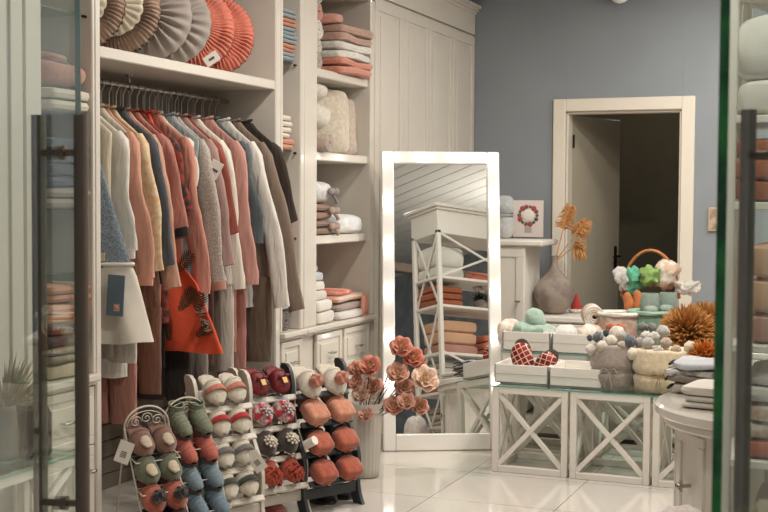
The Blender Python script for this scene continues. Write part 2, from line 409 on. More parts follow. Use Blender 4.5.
# narrow column right of clothes
def fold_stack(y, z, x, cols, size, group, labels, name='folded_towel', cat='towel', rz=0, h=None):
    for k, c_ in enumerate(cols):
        hh = h or size[2]
        mm = c_ if not isinstance(c_, str) else cloth(c_)
        folded(name, labels[k], cat, (x+rnd(-.008, .008), y+rnd(-.006, .006), z), (size[0], size[1], hh), 1 if hh < .035 else 2, mm, rz+rnd(-.04, .04), group); z += hh*1.04
    return z
cols = [GB, CO, GB, GB, CO, GB]; pos = ['bottom', 'second from bottom', 'third from bottom', 'third from top', 'second from top', 'top']
fold_stack(6.025, 2.241, -3.15, cols, (.34, .20, .043), g1, ['%s folded towel, %s of the upper stack on the narrow glass shelves' % ('coral' if c == CO else 'blue-grey', p) for c, p in zip(cols, pos)])
fold_stack(6.025, 1.766, -3.15, ['#c9876c', '#d8cdbd', '#d5cab9'], (.3, .17, .06), g1, ['coral folded towel at the bottom on the middle glass shelf right of clothes', 'cream folded towel in the middle of the pile on the middle glass shelf', 'small cream folded towel topmost on the middle glass shelf right of clothes'])
fold_stack(6.03, 1.301, -3.15, ['#cf8a70', '#d9d3c8'], (.3, .18, .08), g1, ['coral folded towel on the lowest glass shelf right of the clothes', 'white folded towel lying on a coral one on the lowest glass shelf'])
rolled('rolled_towel', 'dark grey-brown rolled towel on the counter of the narrow column', 'towel', (-3.12, 6.05, .791), .055, .20, cloth('#6f6660'), PI/2, g1)
folded('folded_towel', 'brownish grey folded towel beneath the pale blue one on the narrow counter', 'towel', (-3.28, 6.05, .791), (.2, .18, .10), 2, cloth('#8a8078'), 0, g1)
folded('folded_towel', 'pale blue-grey towel bundle on the counter of the narrow column', 'towel', (-3.16, 6.05, .905), (.34, .19, .10), 2, cloth('#a3aeb4'), 0, g1)
# wide column: shelf 2.24
g2 = 'bedding on the top shelf left of the mirror'
zt = 2.241
for k, (c_, h, n_) in enumerate((('#b0a092', .09, 'greyish mauve'), ('#cbbfab', .08, 'beige'), ('#ddd6ca', .11, 'white'), ('#cf907a', .10, 'coral'), ('#a4adb3', .10, 'grey-blue'))):
    rolled('rolled_blanket', '%s rolled blanket in the left pile on the top bedding shelf' % n_, 'blanket', (-3.15, 6.44, zt), h/2, .28, fuzzy(c_), PI/2, g2, 3); zt += h*.97
zt = 2.241
for k, (c_, h, n_) in enumerate((('#d88468', .085, 'bright coral crumpled'), ('#ddd7cc', .095, 'white'), ('#b98f7c', .10, 'dusty brown'))):
    folded('folded_blanket', '%s folded blanket in the right pile on the top bedding shelf' % n_, 'blanket', (-3.14, 6.87, zt), (.40, .46, h), 2, fuzzy(c_), -.05, g2, .012); zt += h
folded('folded_blanket', 'small coral cloth topping the brown blanket on the top bedding shelf', 'blanket', (-3.1, 6.68, zt), (.22, .2, .05), 1, fuzzy('#d0917a'), .3, g2, .015)
# shelf 1.77
g3 = 'fur cushions on the middle shelf left of the mirror'
rolled('rolled_blanket', 'beige-pink rolled fleece lowest of three rolls on the middle shelf', 'blanket', (-3.1, 6.46, 1.771), .055, .3, fuzzy('#b5a08f'), PI/2, g3)
o = MB().soft((0, 0, .085), (.30, .22, .17), .8, .7, amp=.006).build('rolled_blanket', fuzzy('#d8cfc0')); setp(o, (-3.12, 6.47, 1.885)); tag(o, 'large white fleece roll in the middle of three rolls on the shelf', 'blanket', g3)
o = MB().soft((0, 0, .06), (.28, .2, .12), .8, .7, amp=.006).build('rolled_blanket', fuzzy('#d0c6b6')); setp(o, (-3.12, 6.46, 2.05)); tag(o, 'cream fleece roll topmost of three rolls on the shelf', 'blanket', g3)
def pillow(name, label, c, w, h, t, m, rz, rx=0, group=None, cat='cushion'):
    o = MB().soft((0, 0, h/2), (w, t, h), .55, .9, 36, 18, .008, 12, seed=c[1]).build(name, m)
    # square the outline: width along local X, height along Z
    for v in o.data.vertices:
        z = (v.co.z-h/2)/(h/2); x = v.co.x/(w/2); q = max(abs(x), abs(z))
        v.co.y *= max(.18, 1-q**4*.75); v.co.x *= 1+.18*abs(z)**3
    setp(o, c, rz, rx); return tag(o, label, cat, group)
pillow('fur_cushion', 'cream textured fur cushion standing upright beside the fleece rolls', (-3.12, 6.75, 1.772), .36, .39, .12, fuzzy('#cdbfa9'), math.radians(52), -.12, g3)
pillow('fur_cushion', 'thin pinkish beige cushion standing at the right end of the middle shelf', (-3.16, 7.0, 1.772), .30, .36, .08, fuzzy('#c8b6a4'), math.radians(48), -.1, g3)
# shelf 1.295
g4 = 'bedding on the lowest shelf left of the mirror'
def bundle(label, c, size, m, rz=0, group=None, n=2, bow=None):
    r = T('bedding_bundle', label, 'bedding', c, rz, group)
    q = MB()
    for k in range(n): q.soft((0, 0, size[2]*(k+.5)/n), (size[0], size[1], size[2]/n*1.15), .6, .45, 30, 10, .008, 10, seed=c[2]*9+k)
    q.build('folded_cloth', m, r)
    if bow:
        w = MB(); x0 = size[0]/2
        w.ball((x0+.006, size[1]*.3, size[2]*.55), .02, 10, 8, .004); 
        for s_ in (-1, 1): w.soft((x0+.012, size[1]*.3+s_*.035, size[2]*.58), (.03, .06, .04), .8, .8, 12, 8, .004)
        w.tube([(x0, size[1]*.3, size[2]*.5), (x0+.02, size[1]*.3+.02, size[2]*.2), (x0+.025, size[1]*.3+.03, .0)], [.008, .01, .012], 8); w.build('bow', bow, r)
    return r
bundle('brown folded bedding bundle at the bottom left of the lowest shelf', (-3.16, 6.52, 1.296), (.32, .30, .085), cloth('#8d6f5f'), 0, g4, 2, cloth('#a98d7c'))
bundle('reddish brown bedding bundle resting on another, lowest shelf left of mirror', (-3.16, 6.52, 1.385), (.32, .29, .09), cloth('#93705f'), 0, g4, 2, cloth('#a98d7c'))
bundle('grey-white patterned bedding bundle topmost on the lowest shelf', (-3.16, 6.51, 1.478), (.32, .28, .12), mat('grey_floral_cloth', '#b9b9b9', .9, bump=.3, col2='#d6d3ce', vscale=22), 0, g4, 1, cloth('#8a8180'))
bundle('low white bedding bundle alone at the right of the lowest shelf', (-3.14, 6.88, 1.296), (.32, .36, .11), mat('white_floral_cloth', '#c9cbcc', .9, bump=.3, col2='#dedbd6', vscale=18), 0, g4, 1)
# counter top of wide column
g5 = 'folded towels in the tower on the counter by the mirror'
zt = .791
tc_ = [('#d8d1c6', 'white', .07), ('#dad5cb', 'off-white', .062), ('#cfc8be', 'cream', .055), ('#d9d4ca', 'snowy', .055), ('#b4b9bd', 'pale blue-grey', .05), ('#c4a396', 'dusty pink', .042), ('#d8d2c8', 'light ivory', .05), ('#c9a090', 'small pinkish', .04)]
ordn = ['lowest', 'second from the bottom', 'third from the bottom', 'fourth from the bottom', 'fifth from the bottom', 'third from the top', 'second from the top', 'topmost']
for k, (c_, n_, h) in enumerate(tc_):
    folded('folded_towel', '%s folded towel, %s in the tall counter tower' % (n_, ordn[k]), 'towel', (-3.12-k*.003, 6.49-k*.011, zt), (.3-k*.016, .25-k*.022, h), 1, cloth(c_), rnd(-.05, .05), g5); zt += h*1.0
g6 = 'folded blankets on the counter next to the mirror'
folded('folded_blanket', 'white folded blanket at the bottom of the counter pile beside the mirror', 'blanket', (-3.13, 6.86, .791), (.32, .40, .05), 1, cloth('#cfc9c0'), 0, g6)
folded('folded_blanket', 'mauve grey folded blanket in the counter pile beside the mirror', 'blanket', (-3.14, 6.86, .842), (.3, .42, .045), 1, cloth('#a08d84'), .03, g6)
fb = T('folded_blanket', 'coral and pink folded blanket with a hanging fringed corner beside the mirror', 'blanket', (-3.14, 6.87, .889), .02, g6)
q = MB(); q.soft((0, 0, .022), (.32, .46, .045), .5, .25, 32, 8, .008, 10); q.build('folded_cloth', mat('coral_patterned_wool', '#d99a80', .95, bump=.5, bscale=90, col2='#cfb7a6', vscale=7), fb)
q = MB(); q.soft((.165, .17, -.03), (.035, .1, .12), .6, .7, 16, 10, .006)
for k in range(7): q.tube([(.17, .13+k*.014, -.08), (.172, .128+k*.015, -.125)], [.004, .006], 6)
q.build('fringe', cloth('#d9907a'), fb)
folded('folded_blanket', 'pink and white folded blanket topmost beside the mirror', 'blanket', (-3.13, 6.80, .934), (.26, .26, .03), 1, mat('pink_white_wool', '#dcb6a4', .95, bump=.5, col2='#c9705a', vscale=8), .1, g6)

# left column items (behind the glass door)
g7 = 'folded goods in the left glass-shelf column'
LX, LY = -3.14, 4.09
folded('folded_towel', 'white thick folded towel under the coral roll at upper left', 'towel', (LX, LY, 1.841), (.34, .27, .085), 2, cloth('#cdc3b2'), 0, g7)
cr = T('rolled_blanket', 'coral rolled blanket tied with a pale band at upper left', 'blanket', (LX, LY, 1.93), PI/2, g7)
q = MB(); q.soft((0, 0, .055), (.28, .32, .11), .8, .4, 30, 12, .007); q.soft((-.01, .01, .12), (.16, .26, .05), .8, .6, 24, 8, .006); q.build('rolled_cloth', fuzzy('#c08470'), cr)
q = MB(); q.tube([(.147*sgp(math.cos(t), .5), -.05, .06+.063*sgp(math.sin(t), .6)) for t in [2*PI*i/24 for i in range(24)]], .007, 8, closed=True, flatax=Vector((0, 1, 0))); q.build('ribbon', cloth('#d8c9b4'), cr)
zt = 1.461
for c_, n_, h in (('#8f8375', 'taupe knitted', .075), ('#434b55', 'dark navy', .075), ('#4a525c', 'slate blue', .09)):
    pass
zt = 1.2
for c_, n_, h in (('#8b8176', 'taupe woven', .07),):
    pass
def lstack(z, items):
    for c_, n_, h, rib in items:
        folded('folded_blanket', '%s in the left glass-shelf column' % n_, 'blanket', (LX, LY, z), (.34, .27, h), 2 if h > .06 else 1, cloth(c_), rnd(-.03, .03), g7, .006, rib); z += h*1.03
lstack(1.461, (('#8b8072', 'taupe woven throw under two navy ones', .08, None), ('#3f4853', 'dark navy folded throw between taupe and slate', .09, None), ('#49525d', 'slate blue folded throw on the navy one', .10, None)))
lstack(1.205, ()) 
lstack(.791, (('#c2b194', 'cream folded towel lowest on the counter', .06, None), ('#8b8072', 'brownish grey folded towel above the cream one', .065, None), ('#3e444c', 'charcoal folded towel above the brownish grey one', .09, None), ('#c07a58', 'burnt coral folded blanket with pale ribbon', .075, cloth('#d8c4a8')), ('#c5835f', 'orange-coral folded blanket topmost on the counter pile', .07, cloth('#d8c4a8'))))

# ------------------------------------------------------------------ ruffled pillows on the wardrobe shelf
g8 = 'round cushions leaning on the wardrobe top shelf'
def round_pillow(label, y, x, R_, m, pleats, mode, face, extra=None):
    r = T('round_cushion', label, 'cushion', (x, y, 2.119), face, g8, rx=0)
    tilt = Matrix.Translation((0, 0, R_)) @ Matrix.Rotation(-.10, 4, 'X')
    def side(s_):
        def fn(u, v):
            t = 2*PI*u; rr = v*R_
            h = .085*math.sqrt(max(0, 1-v**2.6))
            if mode == 'pleat': h = h*(1+.17*math.cos(pleats*t)*min(1, v*1.6)*(1-.2*v)); rr *= 1+.008*math.cos(pleats*t)
            else:
                h *= 1+.07*math.cos(pleats*t+2*v+1.5*math.sin(5*t))*v
                if v > .70: h += .014*math.cos(pleats*t)*(v-.70)/.3 + .016*math.sin(PI*(v-.7)/.3); rr *= 1+.012*math.cos(pleats*t*.5)*(v-.7)/.3
            h = h*(1+.2*noise.noise(Vector((rr*6*math.cos(t), rr*6*math.sin(t), y)))) + (.004 if s_ > 0 else .004)
            return tilt @ Vector((rr*math.cos(t), -s_*h, rr*math.sin(t)))
        return fn
    a = MB(); a.grid(side(1), pleats*6, 18, wu=True); a.grid(side(-1), pleats*6, 18, wu=True); a.build('pillow_body', m, r, ang=80)
    if extra == 'doily':
        def fd(u, v):
            t = 2*PI*u; rr = v*R_*.66*(1+.05*abs(math.sin(t*9))*v)
            return tilt @ Vector((rr*math.cos(t), -.112-.008*(1-v*v)+v*.022+.004*math.cos(24*t)*v, rr*math.sin(t)))
        MB().grid(fd, 120, 9, wu=True).build('lace_centre', cloth('#d9ccb2'), r, thick=.004)
    elif extra == 'button':
        MB().ball(tuple(tilt @ Vector((0, -.08, 0))), .018, 12, 8, 0, 1, (1, .6, 1)).build('button', m, r)
    return r
fz = math.radians(26)
browm = cloth('#9a7d69', .4, 60, .12); greym = mat('grey_velvet', '#8d8177', .6, bump=.1, sheen=.5, var=.08); coralm = cloth('#d2705a', .4, 60, .1)
round_pillow('brown ruffled round cushion with cream lace, leftmost on the wardrobe shelf', 4.44, -3.20, .20, browm, 64, 'ruffle', fz, 'doily')
round_pillow('brown ruffled round cushion with cream lace, in front of grey ones', 4.66, -3.17, .205, browm, 64, 'ruffle', fz, 'doily')
round_pillow('grey pleated round cushion next to the brown ruffled ones', 4.90, -3.16, .21, greym, 22, 'pleat', fz, 'button')
round_pillow('grey pleated round cushion just left of the coral ones', 5.10, -3.17, .205, greym, 22, 'pleat', fz, 'button')
rp = round_pillow('coral ruffled round cushion beside the grey pleated ones', 5.33, -3.17, .205, coralm, 56, 'ruffle', fz, 'button')
rp2 = round_pillow('coral ruffled round cushion with white tag, rightmost on wardrobe shelf', 5.54, -3.17, .20, coralm, 56, 'ruffle', fz, 'button')
q = MB(); q.box((.10, -.125, .05), (.075, .003, .05), .001, (0, -.6, 0)); tg = q.build('tag', TAG, rp)
q = MB(); q.box((.10, -.1275, .05), (.03, .001, .012), .0002, (0, -.6, 0)); q.build('tag_print', INK, tg)

# ------------------------------------------------------------------ hangers and garments
def make_hanger(m):
    r = T('clothes_hanger', 'x', 'hanger')
    h = MB(); pts = [(0, 0, -.06), (0, 0, -.035), (.012, 0, -.018)]+[(.018*math.cos(a), 0, .018*math.sin(a)) for a in [-.3+k*.45 for k in range(9)]]
    h.tube([(0, 0, -.135)]+pts, .0022, 6); h.build('hook', CHROME, r)
    b_ = MB(); b_.tube([(-.172, 0, -.25), (-.12, 0, -.205), (-.04, 0, -.133), (.04, 0, -.133), (.12, 0, -.205), (.172, 0, -.25)], [.006, .008, .009, .009, .008, .006], 8)
    b_.build('shoulder_bar', m, r)
    c_ = MB(); c_.tube([(-.172, 0, -.25), (.172, 0, -.25)], .004, 6); c_.build('trouser_bar', m, r)
    return r
def copy_tree(o, parent=None):
    c_ = o.copy(); COL.objects.link(c_)
    if parent: c_.parent = parent
    for ch in list(o.children): copy_tree(ch, c_)
    return c_
WOOD = mat('pale_hanger_wood', '#b89468', .5, var=.1, vscale=20); WH = mat('grey_hanger_plastic', '#a7a49e', .45)
HB = {'wood': make_hanger(WOOD), 'grey': make_hanger(WH), 'black': make_hanger(BLACK)}
hused = set()
def hanger(kind, y, rz, what):
    src = HB[kind]; o = src if kind not in hused else copy_tree(src); hused.add(kind)
    setp(o, (XRL, y, ZR-.004), rz); o['label'] = '%s hanger holding the %s' % ({'wood': 'wooden', 'grey': 'grey', 'black': 'black'}[kind], what); o['group'] = 'clothes hangers on the wardrobe rail'
def body(mb, rows, seed=0, seg=40, fold=.012, nf=5, top_open=True):
    """rows of (z, half width, half thickness, x offset)"""
    # resample
    R_ = []
    for i in range(len(rows)-1):
        a, b2 = rows[i], rows[i+1]; n = max(1, int(abs(a[0]-b2[0])/.03))
        for k in range(n): t = k/n; R_.append(tuple(a[j]+(b2[j]-a[j])*t for j in range(4)))
    R_.append(rows[-1]); z0 = R_[0][0]; zl = R_[-1][0]; vs = []
    for (z, w, th, xo) in R_:
        g = min(1, (z0-z)/max(.05, (z0-zl))*1.3)
        for k in range(seg):
            t = 2*PI*k/seg; x = sgp(math.cos(t), .8)*w; y = sgp(math.sin(t), .8)*th
            fx = x/max(w, .01)
            y += fold*g*(math.sin(fx*nf+seed*3.1+z*1.5)+.6*noise.noise(Vector((fx*3, z*3, seed*2.3))))
            x += .006*g*noise.noise(Vector((z*6, seed*5, t)))
            y += .004*noise.noise(Vector((x*30, z*22, seed)))
            vs.append((x+xo, y, z+.006*math.sin(fx*7+seed)*g*(1 if z == zl else 0)))
    n = len(R_); fs = [(i*seg+k, i*seg+(k+1) % seg, (i+1)*seg+(k+1) % seg, (i+1)*seg+k) for i in range(n-1) for k in range(seg)]
    fs.append(tuple(range(seg)))
    return mb.add(vs, fs)
def sleeve_pts(s_, w, z, ln, out, seed, sway=0):
    n = 12; P = []
    for k in range(n+1):
        t = k/n; P.append(Vector((s_*(w+out*(t**.75)) + .008*math.sin(t*9+seed), sway*t + .006*math.sin(t*7+seed*2), z-ln*t)))
    return P
def garment(label, cat, name, y, col, hem, wh, sl=None, slm=None, sw=.19, neck=.055, fold=.018, out=.11, hk='grey', rz=0, what=None, mid=None, xo=0, sleeve_r=(.058, .042), th=.022, hemth=.03, rowsx=None, nb=1, nf=5, cuff=None):
    m = col if not isinstance(col, str) else gcloth(col)
    r = T(name, label, cat, (XRL+xo, y, ZR-.045), rz, 'garments hanging on the wardrobe rail')
    seed = y*13.7
    ct = -.078; zs = -.195
    rows = rowsx or [(ct, neck, .016, 0), (ct-.035, neck+.03, .02, 0), (zs, sw, .014, 0), (zs-.06, sw-.005, th, 0), (zs-.22, sw-.02 if not mid else mid, th+.003, 0), (hem-ZR, wh, hemth, 0)]
    mb = MB(); body(mb, rows, seed, fold=fold, nf=nf); mb.build('body', m, r, ang=70)
    cl = MB(); cl.tube([(neck*math.cos(t)*.95, .018*math.sin(t), ct+.004+.012*math.cos(t)**2) for t in [2*PI*i/20 for i in range(20)]], .006, 6, closed=True); cl.build('collar', m, r)
    if sl:
        sm_ = slm or m
        if isinstance(sm_, str): sm_ = gcloth(sm_)
        for s_ in (1, -1):
            P = sleeve_pts(s_, sw-.03, zs+.005, sl, out, seed+s_, -.008); n = len(P)
            rs = [sleeve_r[0]+(sleeve_r[1]-sleeve_r[0])*min(1, i/n*1.2) for i in range(n)]; rs[0] *= .55; rs[1] *= .9
            q = MB(); q.tube(P, rs, 20, flat=.55, jit=.18, rib=.13); s_o = q.build('sleeve', sm_, r, ang=70)
            if cuff:
                c2 = MB(); d_ = (P[-1]-P[-2]).normalized(); c2.tube([P[-1]-d_*.005, P[-1]+d_*.035], [rs[-1]*1.04, rs[-1]*.98], 14, flat=.6); c2.build('cuff', cloth(cuff), s_o)
    hanger(hk, y, rz, what or label.split(' hanging')[0].split(' with')[0])
    return r
def leafy(name, base, leaf, scale=9):
    m = mat(name, base, .85, bump=.3, col2=leaf, vscale=scale); return m
tweed = mat('grey_blue_tweed', '#6c7983', .95, bump=.9, bscale=260, col2='#93a0a6', vscale=160)
oat = mat('oatmeal_speckle', '#a99d92', .95, bump=.7, bscale=200, col2='#c3b8ac', vscale=120)
floralw = mat('cream_floral', '#d8c7a8', .9, bump=.3, col2='#cfae84', vscale=40)
darkflor = mat('dark_floral', '#2b2827', .85, bump=.3, col2='#8f3a2c', vscale=26)
leafm = mat('orange_leaf_print', '#d1502f', .85, bump=.2, var=.04)

# 1 pinafore
r = garment('grey tweed pinafore with white skirt and denim pocket, nearest on the rail', 'dress', 'pinafore_dress', 4.40, tweed, 1.26, .20, rz=.22, sw=.13, neck=.05, what='grey tweed pinafore', xo=.11, hk='grey', fold=.008, rowsx=[(-.08, .04, .016, 0), (-.12, .05, .018, 0), (-.30, .08, .02, .0), (-.76, .17, .03, .05)])
q = MB(); body(q, [(-.745, .172, .034, .05), (-.80, .19, .045, .055), (-1.075, .235, .06, .07)], 2.2, fold=.032, nf=9); q.build('skirt', cloth('#d2c8b8'), r, ang=70)
q = MB(); q.tube([(.05+.182*math.cos(t), .042*math.sin(t)+.0, -.745) for t in [2*PI*i/40 for i in range(40)]], .008, 6, closed=True, jit=.3); q.build('lace_trim', cloth('#ded6c8'), r)
q = MB(); q.box((.19, -.092, -.87), (.075, .008, .17), .002, (0, .06, -.05)); pk = q.build('pocket', cloth('#5f6f7c'), r)
q = MB(); q.box((.195, -.097, -.92), (.026, .003, .03), .001); q.ball((.195, -.099, -.917), .009, 10, 6); q.build('pocket_patch', cloth('#c99a8a'), pk)
q = MB(); q.box((.10, -.04, -.715), (.045, .004, .035), .001); q.build('sewn_label', cloth('#cbb894'), r)
# sequence of garments on the rail
garment('cream ruffled-neck blouse hanging behind the tweed pinafore', 'blouse', 'ruffled_blouse', 4.47, '#d2c3a5', 1.18, .19, .0, hk='grey', xo=.03, neck=.06, mid=.18, fold=.02, nf=12, what='cream ruffled-neck blouse')
garment('long white dress with frilled sleeve ends near the rail front', 'dress', 'long_dress', 4.53, '#d9d0c2', .78, .21, .50, hk='wood', out=.06, xo=.03, cuff='#e0d8ca', fold=.02)
garment('beige cardigan over a coral hooded dress near the rail front', 'dress', 'hooded_dress', 4.60, '#cdbfa6', 1.02, .18, .62, '#d28e73', hk='wood', xo=.035, cuff='#cf8a70')
garment('long coral nightdress reaching lowest at the rail front', 'dress', 'nightdress', 4.655, '#c98a74', .56, .2, None, hk='wood', xo=.02, fold=.02)
garment('cream floral blouse with narrow sleeve behind the coral hooded dress', 'blouse', 'floral_blouse', 4.71, floralw, 1.2, .17, .60, hk='wood', xo=.02)
garment('dark slate long-sleeved jacket among the pale clothes', 'jacket', 'jacket', 4.77, '#4d5057', 1.25, .18, .58, hk='black', xo=.03)
garment('pale peach long-sleeved top right of the slate jacket', 'top', 'long_sleeved_top', 4.825, '#cf9578', 1.05, .17, .68, hk='wood', xo=.02)
garment('dusty coral jumper right of the slate jacket', 'jumper', 'jumper', 4.88, '#b96c5c', 1.22, .19, .42, hk='black', xo=.03, cuff='#2e2828')
garment('dark floral dress with red flowers in the middle of the rail', 'dress', 'floral_dress', 4.935, darkflor, .98, .2, .34, hk='black', xo=.02, fold=.02)
r = garment('orange-red dress printed with dark palm leaves, mid rail', 'dress', 'palm_leaf_dress', 4.995, leafm, .86, .30, None, hk='black', xo=.03, fold=.02, nf=6, rowsx=[(-.078, .04, .014, 0), (-.12, .06, .016, 0), (-.24, .11, .014, 0), (-.70, .13, .022, .02), (-.86, .22, .03, .07), (-1.175, .31, .036, .115)])
bodyo = [c for c in r.children if c.name.startswith('body')][0]; bodyo.name = 'printed_body'
LD = [(.22, -.98, .5), (.34, -1.0, .3), (.06, -1.06, -.3), (.25, -.80, .7), (.12, -.84, .0), (.30, -1.10, .9), (-.04, -.95, .2), (.18, -1.12, -.3), (.24, -.62, .4)]
for (lx, lz, la) in LD:
    lf = MB(); sp = Vector((math.sin(la), 0, math.cos(la)))
    for k in range(9):
        p0 = Vector((lx, -.10, lz))+sp*.013*k
        for s_ in (-1, 1):
            a = la+s_*.85; d_ = Vector((math.sin(a), 0, math.cos(a))); w = Vector((d_.z, 0, -d_.x))*.0035; L_ = .055*math.sin(PI*(k+1.5)/11)
            lf.add([p0-w, p0+d_*L_*.5-w*1.3, p0+d_*L_, p0+d_*L_*.5+w*1.3, p0+w], [(0, 1, 2, 3, 4)])
    lo_ = lf.build('printed_leaf', cloth('#5a3a28'), r); md = lo_.modifiers.new('lie_on_cloth', 'SHRINKWRAP'); md.target = bodyo; md.wrap_method = 'PROJECT'; md.use_project_y = True; md.use_positive_direction = True; md.use_negative_direction = True; md.offset = .003
garment('salmon long-sleeved tunic hanging over the palm leaf dress', 'tunic', 'tunic', 5.045, '#cf8069', .93, .20, .72, hk='grey', xo=.04, out=.12)
garment('cream frilled blouse with coral collar in the middle of the rail', 'blouse', 'frilled_blouse', 5.10, '#dbcdb6', 1.42, .19, .22, hk='wood', xo=.02, fold=.026, nf=13, out=.05)
garment('pale blue-grey dress hanging between cream and oatmeal garments', 'dress', 'long_dress', 5.155, '#94a0a2', 1.0, .23, None, hk='grey', xo=.05)
garment('oatmeal speckled cardigan in the middle of the rail', 'cardigan', 'cardigan', 5.21, oat, 1.06, .2, .68, hk='grey', xo=.04, cuff='#c48d78')
rr = garment('dusty pink coat with a white swing tag', 'coat', 'coat', 5.27, '#ab8379', 1.12, .24, .60, hk='grey', xo=.05)
q = MB(); q.box((.235, -.05, -.33), (.06, .003, .085), .001, (0, .5, .2)); tg = q.build('tag', TAG, rr); q = MB(); q.box((.238, -.053, -.335), (.03, .001, .012), .0002, (0, .5, .2)); q.build('tag_print', INK, tg)
garment('rust red jumper behind the dusty pink coat', 'jumper', 'jumper', 5.33, '#9c4634', 1.1, .2, .45, hk='grey', xo=.04)
garment('ivory long-sleeved knit dress right of the dusty pink coat', 'dress', 'knit_dress', 5.39, '#dccfbd', 1.0, .2, .72, hk='grey', xo=.05, out=.10)
garment('salmon pink pullover in front of the slate teal top', 'pullover', 'pullover', 5.45, '#c9897a', 1.18, .26, .70, hk='grey', xo=.09, out=.10)
garment('slate teal top showing below the salmon pullover', 'top', 'long_sleeved_top', 5.52, '#50595c', 1.13, .26, .5, hk='grey', xo=.08)
garment('long ivory white cardigan beside the taupe coat', 'cardigan', 'cardigan', 5.585, '#d8d0c3', 1.0, .24, .82, hk='grey', xo=.11, out=.20)
garment('taupe brown coat with long sleeve, outermost right on the rail', 'coat', 'coat', 5.66, '#86705f', .72, .24, .84, hk='wood', xo=.13, out=.22)
garment('dark brown jacket furthest right on the rail', 'jacket', 'jacket', 5.73, '#3f342c', 1.3, .19, .4, hk='wood', xo=.16)
# trousers hanging lower down
def trousers(label, y, x, col, top, hem, w=.13, lw=.07, out=.0):
    r = T('trousers', label, 'trousers', (x, y, top), 0, 'trousers hanging below the tops'); m = gcloth(col)
    q = MB(); body(q, [(0, w*.8, .018, 0), (-.03, w*.82, .02, 0), (-.18, w, .026, 0), (-.22, w, .026, 0)], y*5, fold=.006); q.build('waist', m, r, ang=70)
    for s_ in (-1, 1):
        P = [Vector((s_*w*.5+out*t*s_*.5+out*t, .006*s_, -.19-(top-hem-.19)*t)) for t in [k/10 for k in range(11)]]
        q = MB(); q.tube(P, [lw*1.05]*3+[lw*(1-.02*k) for k in range(8)], 20, flat=.38, jit=.1, rib=.08, flatax=Vector((0, 1, 0))); q.build('leg', m, r, ang=70)
    q = MB()
    xr_ = XRL-x
    for s_ in (-1, 1): q.tube([(s_*w*.6, 0, -.01), (xr_+s_*.02, 0, .10), (xr_, 0, .16), (xr_, 0, ZR-top-.016)], .002, 6)
    q.build('hanger_loop', CREAM, r); return r
TX = XRL+.02
trousers('short beige shorts under the white pinafore skirt', 4.45, TX+.06, '#a79a86', 1.12, .82, .15, .085)
trousers('white shorts below the long cream clothes at left', 4.50, TX+.16, '#d3c9ba', 1.12, .80, .13, .075)
trousers('coral pyjama trousers hanging lowest at left', 4.58, TX+.10, '#c57f6c', 1.2, .52, .14, .075)
trousers('patterned white and red trousers at the left wardrobe post', 4.37, TX+.06, mat('red_white_print', '#c9bfb2', .9, col2='#9c3c30', vscale=22) and '#b8a79a', 1.2, .5, .10, .05)
trousers('brown pyjama trousers left of the palm leaf dress', 4.80, TX+.10, '#94644c', 1.2, .62, .13, .065)
trousers('dusty pink trousers near the palm leaf dress', 4.86, TX+.06, '#b5766a', 1.3, .80, .13, .065)
trousers('black trousers behind the palm leaf dress', 4.92, TX+.05, '#26221f', 1.3, .72, .13, .06)
trousers('dark grey trousers below the palm leaf dress', 5.06, TX+.08, '#4a433e', 1.2, .55, .15, .08)
trousers('charcoal brown trousers below the blue-grey dress', 5.14, TX+.05, '#574a42', 1.2, .55, .14, .08)
trousers('pale grey trousers under the blue-grey dress', 5.18, TX+.16, '#a59a8e', 1.3, .62, .09, .045)
trousers('dark maroon trousers under the oatmeal cardigan', 5.25, TX+.12, '#6a3a33', 1.3, .70, .12, .06)
trousers('olive brown trousers below the dusty pink coat', 5.30, TX+.13, '#6d5d4d', 1.3, .66, .12, .065)
trousers('ivory pyjama trousers below the ivory knit dress', 5.36, TX+.17, '#d4cabb', 1.3, .66, .12, .06)
trousers('coral pyjama trousers below the salmon pullover', 5.45, TX+.14, '#cf8470', 1.3, .74, .12, .055)
trousers('long salmon pink leggings reaching the red slippers', 5.50, TX+.20, '#d1877a', 1.3, .56, .08, .042)
trousers('brown corduroy trousers at the right end of the wardrobe', 5.60, TX+.22, '#7a6350', 1.3, .68, .14, .085)

# ------------------------------------------------------------------ lit mirror
MA = math.radians(27.6); MW, MH, LEAN = .725, 1.81, math.radians(7.5)
mr = T('vanity_mirror', 'tall white framed mirror edged with lit bulbs, leaning behind the display tables', 'mirror', (-2.781+.5*MW*math.cos(MA), 6.873+.5*MW*math.sin(MA), 0), MA, rx=-LEAN)
mr.rotation_mode = 'XYZ'
FWD = .075; hw = MW/2
frm = MB()
frm.box((-hw+FWD/2, 0, MH/2), (FWD, .05, MH), .006); frm.box((hw-FWD/2, 0, MH/2), (FWD, .05, MH), .006)
frm.box((0, 0, MH-FWD/2), (MW-2*FWD, .05, FWD), .006); frm.box((0, 0, .05), (MW-2*FWD, .05, .10), .006)
frm.build('frame', mat('white_mirror_frame', '#efebe4', .3, coat=.3), mr)
MB().box((0, .012, MH/2), (MW-.1, .012, MH-.1), .001).build('backing', BLACK, mr)
MB().box((0, .0, (MH-FWD+.1)/2), (MW-2*FWD, .006, MH-FWD-.1), .0005).build('mirror_glass', mat('mirror_silver', '#e9eceb', .0, 1), mr, smooth=False)
BUL = mat('lit_bulb', '#fff4e2', .4, emit='#fffaf3', estr=15)
bl = [(x, MH-FWD/2) for x in (-hw+FWD/2, -hw*.33+.01, hw*.33-.01, hw-FWD/2)]
bl += [(s_*(hw-FWD/2), MH-FWD/2-.275*k) for k in range(1, 6) for s_ in (-1, 1)]
